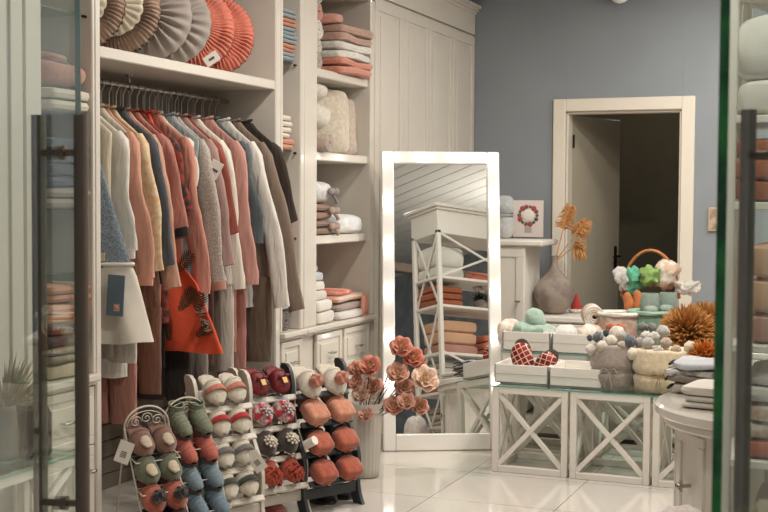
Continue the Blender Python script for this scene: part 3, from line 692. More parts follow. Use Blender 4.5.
for (x, z) in bl:
    q = MB(); q.ball((x, -.045, z), .021, 16, 10); q.build('bulb', BUL, mr)
    q = MB(); q.cyl((x, -.024, z), (x, -.034, z), .016, .013, 14); q.build('bulb_socket', WHITE, mr)
for s_ in (-1, 1):
    MB().bar((s_*hw*.7, .03, 1.2), (s_*hw*.7, .30, .045), .03, .02).build('rear_leg', WHITE, mr)

# ------------------------------------------------------------------ X-frame display tables with glass tops
def xtable(label, x0, y0, w, dpt, h, group='white X-framed display tables', t=.036, name='display_table'):
    r = T(name, label, 'table', (x0, y0, 0), 0, group)
    f = MB()
    for (a, b2) in ((t/2, t/2), (w-t/2, t/2), (t/2, dpt-t/2), (w-t/2, dpt-t/2)):
        l_ = MB(); l_.box((a, b2, (h-.008)/2), (t, t, h-.008), .003); l_.build('leg', WHITE, r)
    for nm, z in (('bottom_frame', t/2), ('top_frame', h-.008-t/2)):
        f = MB()
        f.box((w/2, t/2, z), (w-2*t, t, t), .003); f.box((w/2, dpt-t/2, z), (w-2*t, t, t), .003)
        f.box((t/2, dpt/2, z), (t, dpt-2*t, t), .003); f.box((w-t/2, dpt/2, z), (t, dpt-2*t, t), .003)
        f.build(nm, WHITE, r)
    z0, z1 = t, h-.008-t
    for yy in (t/2, dpt-t/2):
        c_ = MB(); c_.bar((t*.8, yy, z0), (w-t*.8, yy, z1), t*.75, t*.6); c_.bar((t*.8, yy+.004, z1), (w-t*.8, yy+.004, z0), t*.75, t*.6); c_.build('cross_brace', WHITE, r)
    for xx in (t/2, w-t/2):
        c_ = MB(); c_.bar((xx, t*.8, z0), (xx, dpt-t*.8, z1), t*.6, t*.75); c_.bar((xx+.003, t*.8, z1), (xx+.003, dpt-t*.8, z0), t*.6, t*.75); c_.build('cross_brace', WHITE, r)
    MB().box((w/2, dpt/2, h-.004), (w+.012, dpt+.012, .008), .002).build('glass_top', SHELFG, r)
    e = MB(); e.box((w/2, -.0065, h-.004), (w+.012, .002, .0075), .0005); e.box((w+.0065, dpt/2, h-.004), (.002, dpt, .0075), .0005); e.build('glass_edge', TEALEDGE, r)
    return r
xtable('white X-sided display table with glass top under the white boxes', -2.02, 6.60, .425, .43, .48)
xtable('white X-sided display table under the taupe and cream gift bundles', -1.580, 6.59, .43, .43, .48)
xtable('white X-sided table partly hidden by the round-ended counter', -1.135, 6.58, .43, .43, .48)
xtable('small white X-sided table nested inside and behind the middle display table', -1.55, 7.06, .40, .28, .37, t=.026)
xtable('taller white X-sided table carrying the upper white boxes', -2.11, 7.10, .5, .40, .61)
# low white cabinets behind
def cab_front_y(mb, y, x0, x1, z0, z1, fr=.05, t=.02):
    """framed front facing -Y"""
    g = .003; x0 += g; x1 -= g; z0 += g; z1 -= g
    mb.box(((x0+x1)/2, y+t/2, z1-fr/2), (x1-x0, t, fr)); mb.box(((x0+x1)/2, y+t/2, z0+fr/2), (x1-x0, t, fr))
    mb.box((x0+fr/2, y+t/2, (z0+z1)/2), (fr, t, z1-z0-2*fr)); mb.box((x1-fr/2, y+t/2, (z0+z1)/2), (fr, t, z1-z0-2*fr))
    mb.box(((x0+x1)/2, y+t*.7, (z0+z1)/2), (x1-x0-2*fr, t*.5, z1-z0-2*fr), .001)
def low_cab(label, x0, x1, y0, y1, h, nd):
    r = T('low_cabinet', label, 'cabinet', (x0, y0, 0)); w = x1-x0; dp = y1-y0
    MB().box((w/2, dp/2+.01, (h+.01)/2), (w, dp-.02, h-.09), .003).build('carcass', WHITE, r)
    MB().box((w/2, dp/2+.02, .025), (w-.01, dp-.03, .05), .002).build('plinth', mat('grey_plinth', '#8a8278', .5), r)
    MB().box((w/2, dp/2, h-.02), (w+.03, dp+.02, .04), .008).build('countertop', WHITE, r)
    for k in range(nd):
        f = MB(); cab_front_y(f, -.012, w*k/nd, w*(k+1)/nd, .045, h-.05); q = f.build('door', WHITE, r); knob(q, w*(k+.5)/nd, -.012, h*.6, .05, 'x')
    return r
low_cab('low white cabinet directly behind the display tables', -2.05, -.62, 7.58, 8.25, .62, 3)
low_cab('white cabinet along the back wall carrying the round vase', -2.26, -.55, 8.45, 9.12, .70, 4)
tl = T('pedestal_cabinet', 'tall narrow white cabinet with wide shelf top right of the mirror', 'cabinet', (-2.78, 8.42, 0))
MB().box((.215, .20, .60), (.43, .40, 1.17), .004).build('carcass', WHITE, tl)
f = MB(); cab_front_y(f, -.012, 0, .43, .06, 1.17, .06); q = f.build('door', mat('glossy_white_door', '#e3ded4', .08, coat=.6), tl); knob(q, .39, -.012, .8, .04, 'x')
MB().box((.26, .19, 1.205), (.60, .44, .04), .012).build('top_shelf', WHITE, tl)
# white boxes
def tray(label, c, w, dp, h, rz=0, group='white open boxes on the display tables'):
    r = T('storage_box', label, 'box', c, rz, group); t = .008
    q = MB(); q.box((0, 0, t/2), (w, dp, t), .001); q.box((0, -dp/2+t/2, h/2), (w, t, h), .002); q.box((0, dp/2-t/2, h/2), (w, t, h), .002)
    q.box((-w/2+t/2, 0, h/2), (t, dp, h), .002); q.box((w/2-t/2, 0, h/2), (t, dp, h), .002); q.build('tray', WHITE2, r)
    q = MB(); q.box((0, -dp/2-.001, h*.52), (w, .002, .002), .0003); q.build('groove_shade_strip', mat('groove_shadow_board', '#b8b0a4', .6), r); return r  # shade of the front groove drawn as a thin darker strip
tray('white open box at left of the lower row on glass', (-1.885, 6.87, .481), .31, .34, .105)
tray('white open box at right of the lower row, beside the taupe bundle', (-1.575, 6.86, .481), .295, .34, .105)
tray('white open box at left of the upper row beside the mirror', (-1.975, 7.28, .611), .29, .32, .115)
tray('white open box at right of the upper row', (-1.67, 7.28, .611), .30, .32, .115)

# ------------------------------------------------------------------ things in and around the boxes
def at_y(px, py, Y): return at(px, py, 1, Y)
def xy(px, py, Y): p = at(px, py, 1, Y); return p
# slippers
def slipper(root_args, style, um, sm_, extra=None, em=None, trim=None):
    """slipper: toe towards local -Y, sole on z=0"""
    name, label, loc, rot, group = root_args
    r = T(name, label, 'slipper', loc, rot[2], group, rx=rot[0], ry=rot[1])
    Ls, Ws = .205, .108
    def outl(t):    # half-width along the foot, t 0 toe .. 1 heel
        return Ws/2*(math.sin(min(1, t/.3)*PI/2)**.7)*(1-.16*math.sin(PI*min(1, max(0, (t-.25)/.75))))*(1 if t < .85 else math.sqrt(max(0, 1-((t-.85)/.15)**2))*.999+.001)
    q = MB(); vs = []; n = 22
    for k in range(n+1):
        t = k/n; w = max(.004, outl(t)); y = -Ls/2+Ls*t
        vs += [(-w, y, 0), (w, y, 0), (w, y, .014), (-w, y, .014)]
    fs = []
    for k in range(n):
        a = k*4; b2 = a+4
        fs += [(a, a+1, b2+1, b2), (a+1, a+2, b2+2, b2+1), (a+2, a+3, b2+3, b2+2), (a+3, a, b2, b2+3)]
    fs += [(0, 3, 2, 1), (n*4, n*4+1, n*4+2, n*4+3)]; q.add(vs, fs); q.build('sole', sm_, r)
    if style == 'open':
        def fn(u, v):
            t = .0+.54*v+.05*math.sin(u*PI)*v; a = u*PI
            w = max(.006, outl(max(.03, t)))*1.08; h = .058*math.sin(min(1, .15+v*1.0)*PI/2)
            x = -w*math.cos(a); z = .008+h*math.sin(a)**.8; y = -Ls/2+Ls*t
            return Vector((x, y, z))+Vector((0, 0, .003*noise.noise(Vector((x*60, y*60, loc[1]*9)))))
        q = MB(); q.grid(fn, 18, 12); q.build('upper', um, r, thick=.010)
        q = MB(); q.soft((0, .03, .017), (Ws*.86, Ls*.62, .012), .6, .6, 20, 6, .001); q.build('insole', trim or um, r)
        if trim:
            P = []
            for k in range(15):
                a = PI*k/14; t = .54+.05*math.sin(a); w = outl(t)*1.08; P.append((-w*math.cos(a), -Ls/2+Ls*t, .008+.06*math.sin(a)**.8))
            q = MB(); q.tube(P, .009, 8, jit=.2); q.build('trim', trim, r)
    else:   # knitted bootie with ribs
        P = []; rs = []
        base = [(-.100, .022, .016), (-.092, .028, .030), (-.07, .034, .040), (-.04, .040, .045), (-.01, .046, .047), (.02, .054, .048), (.045, .064, .048), (.062, .080, .046), (.066, .100, .043), (.068, .125, .042)]
        for i in range(len(base)-1):
            for k in range(4):
                t = k/4; y_, z_, r_ = [base[i][j]+(base[i+1][j]-base[i][j])*t for j in range(3)]
                P.append((0, y_, z_)); rs.append(r_*(1+(.07 if k % 4 in (1, 2) else -.02)))
        P.append((0, .068, .127)); rs.append(.044)
        q = MB(); q.tube(P, rs, 18, flat=.98, flatax=Vector((1, 0, 0)), caps=False); q.tube([(0, .068, .126), (0, .066, .10), (0, .064, .065), (0, .064, .062)], [.038, .036, .034, .002], 18, caps=False); q.tube([(.041*math.cos(t), .068+.041*math.sin(t), .128) for t in [2*PI*k/22 for k in range(22)]], .006, 6, closed=True); q.build('upper', um, r, ang=80)
    if extra == 'pompom':
        q = MB(); q.ball((0, -.055, .082), .033, 20, 14, .006, 60); q.build('pompom', em, r)
    elif extra == 'patch':
        q = MB(); q.ball((0, -.05, .06), .030, 16, 10, .003, 50, (1, 1.2, .45)); q.build('fleece_patch', em, r)
    elif extra == 'flower':
        q = MB()
        for ring, (nn, rad, zz_) in enumerate(((9, .030, .070), (7, .019, .080), (4, .008, .088))):
            for k in range(nn):
                a = 2*PI*k/nn+ring; q.soft((rad*math.cos(a), -.05+rad*math.sin(a), zz_), (.026, .016, .014), .9, .9, 8, 6, .002, 30, (0, -.4, a))
        q.build('flower', em, r)
    elif extra == 'band':
        def fb_(u, v):
            a = PI*(.04+.92*u); t = .26+.16*v; w = outl(t)*1.14; return Vector((-w*math.cos(a), -Ls/2+Ls*t, .011+.064*math.sin(a)**.8))
        q = MB(); q.grid(fb_, 14, 4); q.build('band', em, r, thick=.007)
    elif extra == 'fluff':
        q = MB(); q.soft((0, -.045, .042), (.122, .108, .070), .6, .42, 28, 14, .003, 40, seed=loc[1]); q.build('fur_cover', em, r)
    elif extra == 'shag':
        q = MB()
        for k in range(70):
            a = rnd(0, 2*PI); e = rnd(.1, 1.45); dd = Vector((math.cos(a)*math.cos(e), math.sin(a)*math.cos(e), math.sin(e)))
            p = Vector((0, -.05, .035))+Vector((dd.x*.032, dd.y*.042, dd.z*.025)); q.tube([p, p+dd*.022, p+dd*.03+Vector((0, -.004, -.010))], [.0035, .005, .002], 5)
        q.build('shaggy_tassels', em, r)
    elif extra == 'buckle':
        q = MB()
        q.box((0, -.058, .071), (.03, .036, .006), .002, (.25, 0, 0)); q.build('gold_buckle', em, r)
        q = MB(); q.soft((-.02, -.03, .078), (.035, .022, .018), .9, .9, 10, 8, .002); q.soft((.02, -.03, .078), (.035, .022, .018), .9, .9, 10, 8, .002); q.build('bow', um, r)
    return r
RPHI = math.radians(62)
def rack_frame(root_loc, phi):
    c, s_ = math.cos(phi), math.sin(phi)
    def w(lx, ly, z): return (root_loc[0]+lx*c-ly*s_, root_loc[1]+lx*s_+ly*c, z)
    return w
def wavy_rack(label, bx, by, wd, m, rows, wood=True):
    """wavy-sided slipper stand; local x across, -y front"""
    r = T('slipper_rack', label, 'display rack', (bx, by, 0), RPHI, 'wavy-sided slipper racks')
    for s_ in (-1, 1):
        vs = []; fs = []; n = 40; prof = []
        for k in range(n+1):
            z = .705*k/n; yc = .115-.20*(1-z/.705)+.024*math.sin(z/.705*PI*3.6+.6)
            if z < .06: yc += .0
            hwid = .036*(1-.15*math.sin(z*9)); 
            if k == n: hwid *= .5
            prof.append((yc-hwid, yc+hwid, z))
        x0, x1 = s_*wd/2-.009, s_*wd/2+.009
        for (a, b2, z) in prof: vs += [(x0, a, z), (x1, a, z), (x1, b2, z), (x0, b2, z)]
        for k in range(n):
            a = k*4; b2 = a+4; fs += [(a, a+1, b2+1, b2), (a+1, a+2, b2+2, b2+1), (a+2, a+3, b2+3, b2+2), (a+3, a, b2, b2+3)]
        fs += [(0, 3, 2, 1), (n*4, n*4+1, n*4+2, n*4+3)]
        q = MB(); q.add(vs, fs); q.build('side_board', m, r, ang=40)
        q = MB(); q.bar((s_*(wd/2-.03), .12, .60), (s_*(wd/2-.03), .195, .012), .018, .018); q.build('rear_leg', m, r)
    for (ly, z) in rows:
        q = MB(); q.box((0, ly+.075, z-.045), (wd-.018, .014, .07), .003, (-.7, 0, 0)); q.box((0, ly-.045, z-.085), (wd-.018, .014, .03), .003, (-.7, 0, 0)); q.build('rung', m, r)
    q = MB(); q.box((0, -.055, .085), (wd-.018, .014, .05), .003); q.build('front_rail', m, r)
    return r
SR = [(.055, .635), (.02, .50), (-.012, .36), (-.045, .225)]
RACKW = mat('white_rack_board', '#cfc6b8', .45, var=.02); RACKD = mat('charcoal_rack_board', '#3c3f41', .5, var=.04)
ROWN = ['top row', 'second row', 'third row', 'bottom row']
def fill_rack(bx, by, wd, where, rows, specs, phi=RPHI, tilt=math.radians(42), gap=None):
    w = rack_frame((bx, by), phi)
    for i, sp in enumerate(specs):
        if sp is None: continue
        desc, style, um, sm_, ex, em, trim = sp
        for s_ in (-1, 1):
            ly, z = rows[i]; g = gap or wd*.235
            loc = w(s_*g, ly, z-.03+(.025 if gap and wd > .25 else 0))
            lab = '%s slipper, %s one of the %s pair, %s' % (desc, 'left' if s_ < 0 else 'right', ROWN[i].replace(' row', ''), where)
            sr_ = slipper(('slipper', lab, loc, (tilt if style == 'open' else math.radians(20), 0, phi), 'slippers on the ' + where), style, um, sm_, ex, em, trim); k_ = 1.0 if wd > .32 else (.80 if style == 'bootie' else .86); sr_.scale = (k_, k_, k_)
CRm = fuzzy('#d8cdb8'); CORm = fuzzy('#c9604a'); SOLE = mat('dark_sole', '#4a413a', .7); SOLEL = mat('pale_sole', '#bfb3a1', .8)
# charcoal rack
wavy_rack('charcoal wavy-sided slipper rack right of the white racks', -2.545, 5.52, .33, RACKD, SR)
fill_rack(-2.545, 5.52, .33, 'charcoal rack', SR, [
    ('white fleece', 'open', fuzzy('#d3c8b6'), SOLEL, 'pompom', fuzzy('#c77d63'), CRm),
    ('peach fur', 'open', fuzzy('#cf8566'), SOLE, 'fluff', fuzzy('#d18a6b'), fuzzy('#b96d52')),
    ('coral fur', 'open', fuzzy('#b85c41'), BLACK, 'fluff', fuzzy('#b85c41'), BLACK),
    ('rust coral fur', 'open', fuzzy('#b3553b'), BLACK, 'fluff', fuzzy('#b3553b'), BLACK)])
wavy_rack('white wavy-sided slipper rack with the red buckled slippers', -2.70, 5.26, .31, RACKW, SR)
redpl = mat('red_tartan', '#7e1a1c', .55, bump=.2, col2='#5a1015', vscale=40)
flor = mat('rose_print', '#c9c6c2', .85, col2='#b83240', vscale=30); 
fill_rack(-2.70, 5.26, .31, 'white rack by the charcoal one', SR, [
    ('glossy dark red', 'open', redpl, SOLE, 'buckle', GOLDL, redpl),
    ('rose-patterned', 'open', flor, SOLE, 'flower', flor, fuzzy('#b6bcc0')),
    ('dark', 'open', fuzzy('#4f453e'), SOLE, 'flower', fuzzy('#d9ceb8'), fuzzy('#5b5149')),
    ('orange-red', 'open', fuzzy('#b34a35'), SOLE, 'shag', cloth('#b8492f'), fuzzy('#a5412d'))], gap=.062)
wavy_rack('white wavy-sided slipper rack in front of the hanging clothes', -2.765, 4.955, .29, RACKW, SR)
fill_rack(-2.765, 4.955, .29, 'white rack beside the wire stands', SR, [
    ('cream fleece coral-banded', 'open', CRm, SOLEL, 'band', fuzzy('#cc7a63'), CRm),
    ('cream fleece red-banded', 'open', CRm, SOLEL, 'band', fuzzy('#b92420'), CRm),
    ('cream fleece grey-banded', 'open', CRm, SOLEL, 'band', fuzzy('#77736e'), CRm),
    ('cream fleece dark-green-banded', 'open', CRm, SOLEL, 'band', fuzzy('#3d4238'), CRm)], gap=.054)
# wire racks
WIRE = mat('cream_wire', '#cbc3b4', .4, .3)
def wire_rack(label, bx, by, wd):
    r = T('wire_rack', label, 'display rack', (bx, by, 0), RPHI, 'wire slipper stands')
    def P(x, t): return (x, .07-.22*(1-t), .04+.50*t)
    q = MB(); n = 18
    pts = [P(-wd/2, t) for t in (0, .25, .5, .75, 1)]+[(-wd/2*math.cos(PI*k/n), .07, .54+.085*math.sin(PI*k/n)) for k in range(1, n)]+[P(wd/2, t) for t in (1, .75, .5, .25, 0)]
    q.tube(pts, .0045, 8); q.tube([P(-wd/2, 0), (-wd/2, -.155, .0)], .0045, 8); q.tube([P(wd/2, 0), (wd/2, -.155, .0)], .0045, 8); q.build('arched_frame', WIRE, r)
    q = MB()
    for s_ in (-1, 1): q.tube([(s_*wd*.48, .07, .54), (s_*wd*.55, .155, .0)], .004, 8)
    q.build('rear_leg', WIRE, r)
    q = MB()
    for s_ in (-1, 0, 1):    # scrollwork in the arch
        q.tube([(s_*wd*.24+.028*(1-k/22)*math.cos(k*.55), .07, .575-abs(s_)*.012+.024*(1-k/22)*math.sin(k*.55)) for k in range(20)], .0022, 6)
    q.tube([(-wd*.44*math.cos(PI*k/14), .07, .545+.06*math.sin(PI*k/14)) for k in range(15)], .0022, 6); q.build('scrollwork', WIRE, r)
    for t in (.02, .28, .53, .78):
        q = MB(); a = P(-wd/2, t); b2 = P(wd/2, t); q.tube([a, b2], .003, 6); q.tube([(a[0], a[1]-.05, a[2]-.02), (b2[0], b2[1]-.05, b2[2]-.02)], .003, 6); q.tube([a, (a[0], a[1]-.05, a[2]-.02)], .003, 6); q.tube([b2, (b2[0], b2[1]-.05, b2[2]-.02)], .003, 6); q.build('wire_shelf', WIRE, r)
    return r
WR = [(.045, .515), (.0, .405), (-.045, .295), (-.09, .185)]
wa = wire_rack('cream wire slipper stand with scrolled arch, left of the other stand', -2.83, 4.45, .21)
wb = wire_rack('cream wire slipper stand holding ribbed booties', -2.80, 4.715, .21)
fill_rack(-2.83, 4.45, .21, 'left wire stand', WR, [
    ('mauve brown', 'open', fuzzy('#8a6353'), SOLE, 'patch', fuzzy('#cdb9a0'), fuzzy('#8a6353')),
    ('sage green', 'open', fuzzy('#6d6f58'), SOLE, 'patch', fuzzy('#d2c09f'), fuzzy('#6d6f58')),
    ('coral', 'open', fuzzy('#b56049'), SOLE, 'pompom', fuzzy('#3d3331'), fuzzy('#b56049')),
    ('dark burgundy', 'open', fuzzy('#42191b'), SOLE, 'pompom', fuzzy('#35191b'), fuzzy('#42191b'))], gap=.052)
fill_rack(-2.80, 4.715, .21, 'second wire stand', WR, [
    ('sage green ribbed', 'bootie', knit('#8d917c'), SOLE, None, None, None),
    ('coral ribbed', 'bootie', knit('#c87668'), SOLE, None, None, None),
    ('slate blue ribbed', 'bootie', knit('#8a9aa2'), SOLE, None, None, None),
    ('dusty blue ribbed', 'bootie', knit('#8394a0'), SOLE, None, None, None)], gap=.052)
# price tags on the racks
def price_tag(label, loc, rz, ry=.35, w=.06, h=.09):
    r = T('price_tag', label, 'tag', loc, rz, None, ry=ry)
    MB().box((0, 0, -h/2), (w, .003, h), .001).build('card', TAG, r)
    q = MB()
    for k in range(4): q.box((0, -.002, -h*.48-k*.007), (w*.42, .001, .0035), .0002)
    q.build('barcode', INK, r)
    MB().tube([(0, 0, 0), (-.004, .0, .015), (.004, .01, .03)], .001, 6).build('string', INK, r)
price_tag('white price tag hanging at the left side of the wire stand', at(128, 442, 0, -2.84), math.radians(25))
price_tag('white price tag tied between the two white slipper racks', at(250, 452, 0, -2.66), math.radians(25), -.6, .06, .10)
o = MB().cyl((0, 0, 0), (.06, 0, 0), .022, seg=20).build('price_tag', TAG); setp(o, at(306, 445, 0, -2.56), -.2, 0, -.5); tag(o, 'rolled white paper label on the left of the charcoal rack', 'tag')
# dark shoes below the racks
for k, (lab, X, Y, c_) in enumerate((('black slipper on the floor under the charcoal rack, left one', -2.6, 5.60, '#191716'), ('black slipper on the floor under the charcoal rack, right one', -2.56, 5.73, '#191716'), ('red slipper on the floor under the white rack by the charcoal one', -2.70, 5.25, '#7d2d24'))):
    slipper(('slipper', lab, (X-.0, Y, .0), (0, 0, RPHI), 'slippers on the floor'), 'open', fuzzy(c_), SOLE, None, None, fuzzy(c_))

# ------------------------------------------------------------------ flowers in ribbed vase by the mirror
fv = T('floor_vase', 'tall ribbed cream floor vase holding peach flowers left of the mirror', 'vase', (-2.605, 6.20, 0))
q = MB(); q.lathe([(.055, 0), (.066, .008), (.07, .05), (.078, .25), (.087, .40), (.086, .405), (.078, .40), (.065, .1), (.0, .06)], 64, mod=lambda t, z: 1+.03*math.cos(20*t)); q.build('vase_body', mat('ribbed_ceramic', '#c9c3b8', .4), fv, ang=60)
q = MB(); q.tube([(.088*math.cos(t), .088*math.sin(t), .36+.0*t) for t in [2*PI*k/30 for k in range(30)]], .004, 6, closed=True); q.build('rim_band', mat('ribbed_ceramic', '#c9c3b8', .4), fv)
STEM = mat('dark_stem', '#3c3a2e', .7); LEAFG = mat('dark_green_leaf', '#3a4234', .6, var=.2)
def poppy(label, c, R_, facing, col, base, group, leafc=None):
    """c = blossom centre (world), base = stem foot (world)"""
    r = T('peach_flower', label, 'flower', base, 0, group); c = Vector(c)-Vector(base); f = Vector(facing).normalized()
    a = f.orthogonal().normalized(); b2 = f.cross(a)
    q = MB()
    for ring, (nn, op, sc_) in enumerate(((6, .95, 1.0), (5, .65, .85), (4, .3, .62))):
        for k in range(nn):
            th0 = 2*PI*k/nn+ring*.5+rnd(-.1, .1)
            def fn(u, v):
                t = th0+(u-.5)*1.35*min(1, .35+v); el = (1-op)*1.3*v+op*.15
                rr = R_*sc_*v*math.cos(el*.8)*(1-.10*abs(u-.5)*2); hh = R_*sc_*(v**1.5)*math.sin(el)+R_*.12*math.sin(u*9+k)*v*v+R_*.08
                return c+a*(rr*math.cos(t))+b2*(rr*math.sin(t))+f*hh
            q.grid(fn, 7, 5)
    q.build('petals', cloth(col, .2, 40, .12), r, thick=.0015)
    q = MB(); q.ball(tuple(c+f*R_*.2), R_*.2, 10, 8, .002, 60); q.build('flower_centre', mat('flower_heart', '#9a7a3c', .8), r)
    mid = c*.55+Vector((0, 0, .04)); q = MB(); q.tube([Vector((0, 0, 0)), c*.3+Vector((0, 0, .03)), mid, c*.85+Vector((0, 0, .012)), c-f*.004], .0028, 6); q.build('stem', STEM, r)
    q = MB(); q.lathe([(.001, -.02), (.008, -.012), (.012, .0)], 10, mod=None)
    q2 = MB()
    for v in q.v: pass
    for k in range(5):
        t = 2*PI*k/5; p0 = c-f*.004; d_ = a*math.cos(t)+b2*math.sin(t); q2.add([p0, p0+d_*R_*.28+f*.002+b2*.004, p0+d_*R_*.5+f*.01, p0+d_*R_*.28-b2*.004], [(0, 1, 2, 3)])
    q2.build('sepals', LEAFG, r, thick=.001)
    return r
VB = Vector((-2.605, 6.20, .39)); gf = 'peach silk flowers in the floor vase'
FL = [(401, 348, .055, 'coral peach flower highest in the vase', '#d98a70'), (412, 358, .055, 'coral flower right below the highest one', '#d67c62'), (420, 366, .03, 'small coral bloom at the right of the top pair', '#cf7359'),
      (398, 374, .055, 'peach flower drooping in the middle right of the bunch', '#dfa58c'), (404, 388, .05, 'pale peach flower seen from behind, mid right', '#dba28c'), (424, 380, .068, 'large creamy peach flower on the right, facing away', '#e8c4a8'),
      (406, 402, .045, 'peach flower low in the middle of the bunch', '#dfa389'), (393, 407, .05, 'pinkish peach flower hanging lowest at centre', '#dd9f88'), (419, 407, .045, 'peach flower hanging lowest at the right', '#dd9c83'),
      (357, 370, .045, 'peach flower at upper left beside the charcoal rack', '#d99379'), (370, 368, .06, 'coral flower at the top left of the bunch', '#db8a72'), (374, 388, .05, 'peach flower above the vase rim', '#dca18a'), (361, 396, .045, 'pale flower low at left over the vase rim', '#d9b49d'), (366, 415, .042, 'peach flower drooping in front of the vase', '#d99f88'), (356, 384, .04, 'small peach flower at the far left of the bunch', '#d89a83')]
for i, (px, py, R_, lab, c_) in enumerate(FL):
    Y = 6.20+[.0, .03, .05, -.03, .0, .02, -.05, -.04, .03, .02, -.02, .03, -.03, -.08, -.02][i]
    p = at(px, py, 1, Y); d_ = (p-VB); d_.z *= .4; fac = Vector((d_.x*1.5, -.5, .45)) if i % 3 else Vector((.25, -.7, .6))
    poppy(lab, p, R_*1.2, fac, c_, VB+Vector((rnd(-.02, .02), rnd(-.02, .02), -.12)), gf)

# ------------------------------------------------------------------ vase with dried palm
dv = T('round_vase', 'grey-brown round bellied vase with narrow neck on the back cabinet', 'vase', at(554, 313.5, 2, .702))
q = MB(); q.lathe([(.04, 0), (.07, .004), (.115, .05), (.145, .12), (.142, .175), (.11, .235), (.06, .285), (.028, .325), (.022, .365), (.026, .40), (.030, .41), (.022, .408), (.016, .37), (.0, .33)], 48)
VM = mat('weathered_stone_vase', '#7c6f66', .75, bump=.3, bscale=25, col2='#978a7e', vscale=9); q.build('vase_body', VM, dv, ang=60)
vp = dv.location
DRY = mat('dried_palm', '#c08a54', .8, var=.25, vscale=30)
def palm(label, tip, bend, n, Lf):
    r = T('dried_palm_leaf', label, 'dried plant', (vp.x, vp.y, vp.z+.36), 0, 'dried palm leaves in the round vase')
    t0 = Vector(tip)-r.location; P = [Vector((0, 0, 0)), t0*.35+Vector(bend)*.6, t0*.7+Vector(bend), t0]
    q = MB(); q.tube(P, [.004, .004, .0035, .002], 6); q.build('stem', DRY, r)
    q = MB()
    for k in range(n):
        f_ = .3+.7*k/n; a = P[1]*(1-f_)**2+P[2]*2*f_*(1-f_)+P[3]*f_*f_
        for s_ in (-1, 1):
            ax = (P[3]-P[1]).normalized(); sd = Vector((ax.z, rnd(-.9, .9), -ax.x)).normalized()*s_
            d_ = (ax*rnd(.1, .8)+sd*rnd(.5, 1)).normalized(); LL = Lf*rnd(.55, 1)*(1.15-f_*.6)
            q.tube([a, a+d_*LL*.5+Vector((0, 0, .004)), a+d_*LL*.85-Vector((0, 0, .008)), a+d_*LL-Vector((0, 0, .022))], [.0016, .0032, .0028, .0008], 5, caps=False)
    q.build('leaflets', DRY, r); return r
palm('orange dried palm leaf reaching highest in the round vase', at_y(570, 207, 8.75), (.0, 0, .02), 90, .10)
palm('orange dried palm leaf drooping right over the round vase', at_y(582, 252, 8.62), (.03, 0, .08), 80, .10)
palm('orange dried palm leaf leaning right in the middle of the vase', at_y(586, 222, 8.72), (.02, 0, .04), 90, .10)
# card and plush on the pedestal
gc = T('greeting_card', 'white card with a red flower wreath standing on the narrow white cabinet', 'card', at(528, 237.5, 2, 1.226), math.radians(14))
MB().box((0, 0, .14), (.225, .004, .275), .001).build('card', mat('pink_white_card', '#d9ccc6', .6), gc)
MB().box((0, .06, .13), (.22, .004, .27), .001, (-.4, 0, 0)).build('card_back', mat('pink_white_card', '#d9ccc6', .6), gc)
q = MB(); pal = []
for k in range(14):
    a = 2*PI*k/14; q.ball((.066*math.cos(a)-.0, -.004, .165+.066*math.sin(a)), .012+.004*(k % 3), 8, 6, 0, 1, (1, .25, 1))
q.build('red_wreath', mat('wreath_red', '#b9433f', .7, col2='#4c5a52', vscale=18), gc)
q = MB(); q.ball((0, -.004, .165), .042, 14, 8, 0, 1, (1, .12, 1)); q.build('wreath_centre', mat('wreath_centre_white', '#e4dad2', .7), gc)
q = MB(); q.box((0, -.004, .06), (.05, .003, .045), .001); q.build('printed_panel', mat('printed_grey', '#a9a29c', .7), gc)
def plush(label, loc, m, s_=1.0):
    r = T('rolled_plush', label, 'towel', loc)
    q = MB(); q.soft((0, 0, .09*s_), (.13*s_, .13*s_, .18*s_), .7, .9, 20, 12, .006, 20); q.soft((0, 0, .24*s_), (.14*s_, .13*s_, .14*s_), .8, .9, 20, 12, .006, 20); q.build('fleece_body', m, r)
    q = MB(); q.tube([(.066*s_*math.cos(t), .066*s_*math.sin(t), .17*s_) for t in [2*PI*k/20 for k in range(20)]], .006, 6, closed=True); q.build('ribbon', cloth('#a7aaa8'), r)
plush('pale grey fleece roll standing left of the wreath card', at(505, 238.5, 2, 1.226), fuzzy('#b9bbba'))
# small red/white festive gnome-like cone
sn = T('fabric_cone', 'small red and white fabric cone standing right of the round vase', 'ornament', at(590, 313, 2, .702)+Vector((-.1, 0, 0)))
q = MB(); q.lathe([(.05, 0), (.048, .03), (.03, .09), (.0, .16)], 20); q.build('red_body', cloth('#b2382c'), sn)
q = MB(); q.tube([(.05*math.cos(t), .05*math.sin(t), .015) for t in [2*PI*k/20 for k in range(20)]], .014, 8, closed=True, jit=.2); q.build('white_trim', fuzzy('#dcd4c8'), sn)
sn.scale = (.9, .9, .9)

